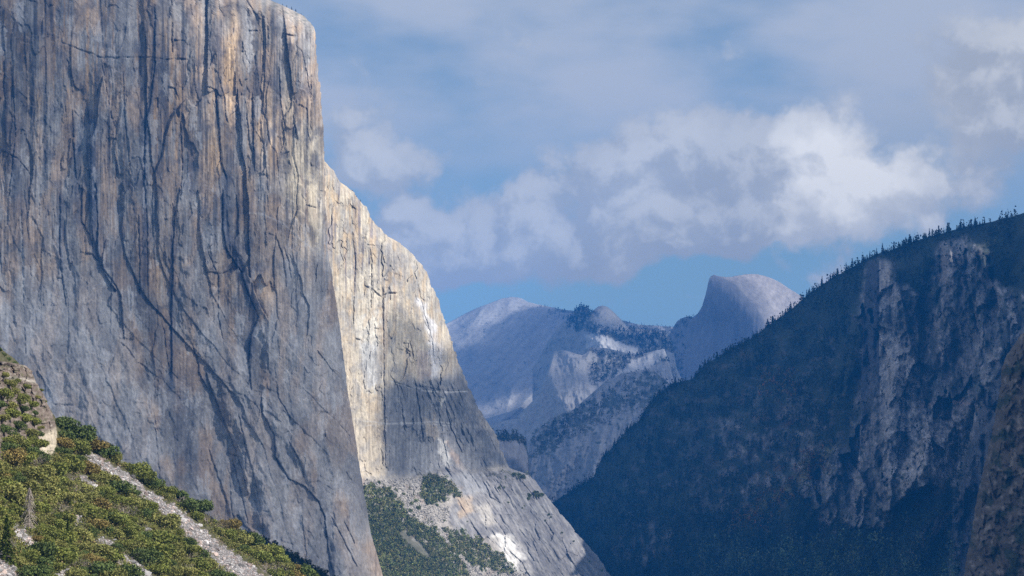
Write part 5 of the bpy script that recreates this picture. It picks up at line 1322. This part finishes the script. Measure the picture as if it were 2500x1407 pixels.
# trees on the cliff rims
CON = [merged(conifer_crown(np.random.default_rng(300 + i), 1, rg.uniform(.13, .20), 15, 8, .034, .08, .25, 5), M_CON) for i in range(8)]
for i, (x, y, hh) in enumerate([(655, 2, 9), (664, 5, 8), (690, 14, 8), (700, 18, 9), (712, 24, 11), (722, 28, 10), (735, 37, 8), (741, 41, 7), (676, 9, 6), (752, 52, 6)]):
    Yc = float(near_base(np.array([x * 1.]), np.array([y * 1.]))[0]) + 130
    tag(plant_single("rim_pine", CON[i % 8], W(x, y + 3, Yc), (hh * Yc / F * 1.6,) * 2 + (hh * Yc / F,), i), "tiny dark pine on the pale summit rim of the granite wall", "tree", "pines on the granite wall's rim")
M_RED = leaf_mat("reddish_needles", (.16, .07, .05), .3)
red = merged(dome_crown(np.random.default_rng(9), 1, 1.3, 7, 200, .12), M_RED)
for i, (x, y, r) in enumerate([(857, 468, 6), (867, 480, 4)]):
    Yc = float(far_base(np.array([x * 1.]), np.array([y * 1.]))[0]) + 60
    tag(plant_single("reddish_tree", red, W(x, y + 3, Yc), (r * Yc / F,) * 3, i), ("larger" if i == 0 else "smaller") + " reddish tree on the far wall's steep rim", "tree")
for i, (x, y, hh) in enumerate([(995, 617, 9), (880, 490, 7), (958, 588, 6), (975, 600, 6), (1003, 622, 5), (1049, 695, 6), (906, 536, 5)]):
    Yc = float(far_base(np.array([x * 1.]), np.array([y * 1.]))[0]) + 70
    tag(plant_single("rim_pine", CON[i % 8], W(x, y + 3, Yc), (hh * Yc / F * 1.3,) * 2 + (hh * Yc / F,), i), "tiny dark pine on the sloping rim of the sunlit far wall", "tree", "pines on the far wall's rim")

# ------------------------------------------------------------------ conifers of the right ridge
rg = np.random.default_rng(88)
x = 1352.0; i = 0; nsk = 0
while x < 2512 and nsk < 285:
    hh = rg.choice([8, 11, 13, 17, 21], p=[.25, .25, .25, .17, .08]) * rg.uniform(.8, 1.15) *  np.interp(x, [1350, 1700, 2200, 2500], [.75, .95, 1.15, 1.5]) * (1.25 if rg.random() < .12 else 1)
    ty = float(np.interp(x, *SKY_R)) + 6
    Yc = float(rbf(RCP, np.array([x]), np.array([ty]))[0])
    bh = rg.uniform(0, 5)
    s_ = hh * Yc / F
    o = plant_single("ridge_conifer", CON[int(rg.integers(8))], W(x, ty + bh + 2, Yc - 12 * bh), (s_ * rg.uniform(1.0, 1.9),) * 2 + (s_,), rg.random() * 6)
    hd = "tall" if hh > 17 else ("short" if hh < 10.5 else "mid sized")
    sec = "at the low end of the dark ridge" if x < 1600 else "where the dark ridge passes before the half dome" if x < 1900 else "on the ridge line below the small white cloud" if x < 2080 else "on the ridge line above the rock spire" if x < 2290 else "on the highest part of the dark ridge"
    tag(o, f"{hd} dark conifer on the skyline {sec}", "tree", "skyline conifers " + sec)
    nsk += 1
    x += rg.choice([rg.uniform(.6, 3), rg.uniform(3, 7), rg.uniform(9, 20)], p=[.66, .25, .09])
print('skyline', nsk)
ph, pw = rid['h'], rid['w']
ii = rg.integers(2, int(ph * .86), 26000); jj = rg.integers(40, int(pw * .93), 26000)
rx, ry, rY, rr_ = rid['px'][ii, jj], rid['py'][ii, jj], rid['Y'][ii, jj], rid['rk'][ii, jj]
den = sstep(-.35, .25, fbm(rx / 45., ry / 40., 4, 770) + .25 * sstep(1200, 1330, ry) + .3 * sstep(60, 10, ry - np.interp(rx, *SKY_R)) - .05)
ok = (rg.random(len(rx)) < den * (1 - .96 * sstep(.15, .5, rr_))) & (rx < 2480)
rx, ry, rY = rx[ok][:11000], ry[ok][:11000], rY[ok][:11000]
clump_forest("ridge_forest", rx, ry, rY, rg.uniform(3.2, 5.6, len(rx)), mixcol([(.02, .032, .02), (.024, .038, .022), (.028, .042, .022), (.018, .028, .02), (.04, .05, .025)], rg), rg, 14, .42, conical=4.8)
x = np.concatenate([rg.normal(1960, 110, 420), rg.uniform(1700, 2350, 300)]); y = np.concatenate([rg.normal(1395, 26, 420), rg.uniform(1330, 1430, 300)])
def rid_Y(x, y):
    a_ = np.clip(((x - 1180) / (2640 - 1180) * (pw - 1)).astype(int), 0, pw - 1)
    b_ = np.clip(((y - ridge_top(x)) / (1560 - ridge_top(x)) * (ph - 1)).astype(int), 0, ph - 1)
    return rid['Y'][b_, a_]
clump_forest("valley_forest", x, y, rid_Y(x, y) - 4, rg.uniform(4, 6.5, len(x)), mixcol([(.075, .12, .07), (.09, .13, .08), (.06, .10, .06)], rg), rg, 22, .34, conical=6.0)
# autumn broadleaf trees in the gully
x = np.concatenate([rg.normal(1985, 22, 160), rg.normal(1900, 50, 150), rg.normal(1830, 30, 160), rg.uniform(1850, 1950, 140)]); y = np.concatenate([rg.normal(1135, 22, 160), rg.normal(1205, 22, 150), rg.normal(1270, 14, 160), rg.uniform(900, 970, 140)])
gi_ = np.clip(((x - 1180) / (2640 - 1180) * (pw - 1)).astype(int), 0, pw - 1)
gj_ = np.clip(((y - ridge_top(x)) / (1560 - ridge_top(x)) * (ph - 1)).astype(int), 0, ph - 1)
clump_forest("autumn_woodland", x, y, rid['Y'][gj_, gi_] - 4, rg.uniform(3.5, 6.5, len(x)), mixcol([(.16, .11, .03), (.13, .12, .03), (.20, .10, .04), (.08, .09, .03)], rg), rg, 16, .35)

# forests of the far mountains
def far_forest(name, mt, poly, n, lo, hi, thr, seed, cap=4000):
    rg = np.random.default_rng(seed)
    gx_, gy_, gY_ = mt
    i = rg.integers(0, gx_.shape[0], n); j = rg.integers(0, gx_.shape[1], n)
    x, y, Y = gx_[i, j], gy_[i, j], gY_[i, j]
    m = polymask(x, y, poly, 4, 8, 20, seed)
    for hole in ([(1432, 818), (1470, 820), (1556, 850), (1562, 868), (1500, 866), (1430, 850)], [(1495, 925), (1545, 880), (1622, 850), (1640, 862), (1570, 905)]):
        m = m * (1 - .93 * polymask(x, y, hole, 3))
    ok = (m > .5 * rg.random(len(x)) + .1) & (fbm(x / 16., y / 10., 4, seed) > thr)
    x, y, Y = x[ok][:cap], y[ok][:cap], Y[ok][:cap]
    return clump_forest(name, x, y, Y - 2, rg.uniform(lo, hi, len(x)), mixcol([(.07, .085, .07), (.085, .10, .075)], rg), rg, 8, .55, conical=3.4)
far_forest("distant_forest", mtB, [(1385, 740), (1440, 740), (1450, 790), (1470, 800), (1560, 806), (1700, 800), (1680, 850), (1600, 880), (1540, 850), (1440, 815), (1380, 800)], 26000, 4, 7, -.12, 901, 2300)
far_forest("distant_forest", mtA, [(1320, 742), (1440, 760), (1700, 795), (1700, 830), (1560, 830), (1400, 790), (1310, 760)], 16000, 4, 7, -.1, 902, 900)
far_forest("distant_forest", mtC, [(1440, 855), (1560, 862), (1640, 862), (1700, 870), (1600, 890), (1520, 925), (1440, 940), (1440, 900), (1500, 885)], 22000, 4, 7, -.1, 903, 1000)
far_forest("distant_forest", mtD, [(1290, 1060), (1400, 1005), (1520, 930), (1640, 880), (1720, 880), (1700, 960), (1560, 990), (1400, 1070), (1310, 1110)], 22000, 3.5, 6, -.02, 904, 800)
far_forest("distant_forest", mtE, [(1190, 1050), (1290, 1050), (1292, 1090), (1250, 1076), (1190, 1080)], 6000, 4, 6, -.2, 905, 300)
far_forest("distant_forest", mtH, [(1600, 860), (1650, 780), (1690, 765), (1670, 820), (1680, 900), (1600, 920)], 6000, 4, 6, .05, 906, 250)

# ================================================================== unseen cloud layers added above the valley, shaped to cast the shade
cm, N = new_mat("shade_cloud_vapour")
att = N('ShaderNodeAttribute', attribute_name='tint').outputs['Fac']
tr = N('ShaderNodeBsdfTransparent', {})
df = N('ShaderNodeBsdfDiffuse', {'Color': (.85, .86, .88, 1)})
tl = N('ShaderNodeBsdfTranslucent', {'Color': (.85, .86, .88, 1)})
ad = N('ShaderNodeMixShader', {0: .5, 1: df.outputs[0], 2: tl.outputs[0]})
mx = N('ShaderNodeMixShader', {0: att, 1: tr.outputs[0], 2: ad.outputs[0]})
N('ShaderNodeOutputMaterial', {'Surface': mx.outputs[0]})

def blur(a, r):
    k = np.exp(-.5 * (np.arange(-3 * r, 3 * r + 1) / r) ** 2); k /= k.sum()
    a = np.apply_along_axis(lambda m: np.convolve(m, k, 'same'), 0, a)
    return np.apply_along_axis(lambda m: np.convolve(m, k, 'same'), 1, a)

# keep only ground that the camera sees (hidden lower flanks would blur the pattern)
zb = np.full((180, 300), 1e9)
for p, c, w_ in SHADE:
    a, b = PX(p); i = np.clip((b / 8).astype(int), 0, 179); j = np.clip((a / 8).astype(int) - 0, 0, 299)
    k = (a > -40) & (b > -180)
    np.minimum.at(zb, (i[k], j[k]), p[k][:, 1])
for n_, (p, c, w_) in enumerate(SHADE):
    a, b = PX(p); i = np.clip((b / 8).astype(int), 0, 179); j = np.clip((a / 8).astype(int), 0, 299)
    k = p[:, 1] < zb[i, j] * 1.012 + 60
    SHADE[n_] = (p[k], c[k], w_)

def shade_cloud_layer(name, which, alt, cell, r0):
    pts = np.concatenate([p for p, c, w_ in SHADE if w_ == which]); cov = np.concatenate([c for p, c, w_ in SHADE if w_ == which])
    t = (alt - pts[:, 2]) / SUN[2]
    q = pts + t[:, None] * SUN
    m = 6
    x0, y0 = q[:, 0].min() - m * cell * 2, q[:, 1].min() - m * cell * 2
    nx = int((q[:, 0].max() - x0) / cell) + 2 * m; ny = int((q[:, 1].max() - y0) / cell) + 2 * m
    A = np.zeros((ny, nx)); B = np.zeros((ny, nx))
    ix = ((q[:, 0] - x0) / cell).astype(int); iy = ((q[:, 1] - y0) / cell).astype(int)
    np.add.at(A, (iy, ix), 1.0); np.add.at(B, (iy, ix), cov)
    out = np.zeros_like(A); got = np.zeros_like(A)
    for r in (r0, r0 * 2, r0 * 5, r0 * 10):
        a = blur((A > 0) * 1., r); b_ = blur(np.where(A > 0, B / np.maximum(A, 1), 0), r)
        wgt = np.clip(a * 3, 0, 1) * (1 - got)
        out += wgt * b_ / np.maximum(a, 1e-6); got += wgt
    X, Yg = np.meshgrid(x0 + (np.arange(nx) + .5) * cell, y0 + (np.arange(ny) + .5) * cell)
    edge = sstep(0, .3, got)
    cvr = np.clip(out / np.maximum(got, 1e-3), 0, .985) * edge
    opac = 1 - np.sqrt(1 - cvr)              # two skins are crossed
    thick = 10 + 160 * cvr * (1 + .5 * fbm(X / (cell * 20), Yg / (cell * 20), 4, 600))
    top = np.stack([X, Yg, alt + thick], -1); bot = np.stack([X, Yg, alt - .15 * thick], -1)
    n = nx * ny
    Fg = grid_faces(ny, nx)
    keep = (opac.ravel()[Fg] > .02).any(1)
    Fg = Fg[keep]
    V = np.concatenate([top.reshape(-1, 3), bot.reshape(-1, 3)])
    Fa = np.concatenate([Fg[:, ::-1], Fg + n])
    used, inv = np.unique(Fa, return_inverse=True)
    o = mesh_obj(name, V[used], inv.reshape(-1, 4), cm, tint=np.concatenate([opac.ravel()] * 2)[used])
    o["kind"] = "stuff"
    return o
if len(SHADE) > 3: shade_cloud_layer("cloud", 'near', 2400, 14, 1)  # out of view, added to shade the walls, ridge and crag
if len(SHADE) > 3: shade_cloud_layer("cloud", 'far', 6000, 45, 1)  # out of view, added to shade the far mountains in patches

# ================================================================== haze
hm, N = new_mat("valley_haze")
pvol = N('ShaderNodeVolumePrincipled', {'Color': HAZE_COL, 'Density': HAZE_D, 'Anisotropy': 0.0})
N('ShaderNodeOutputMaterial', {'Volume': pvol.outputs[0]})
bx = np.array([[x, y, z] for x in (-7600, 7600) for y in (-1600, 20600) for z in (-350, 1720)], float)
fc = np.array([[0, 1, 3, 2], [4, 6, 7, 5], [0, 4, 5, 1], [2, 3, 7, 6], [0, 2, 6, 4], [1, 5, 7, 3]])
stuff(mesh_obj("haze", bx, fc, hm, smooth=False))


print('script', time.time() - T0)
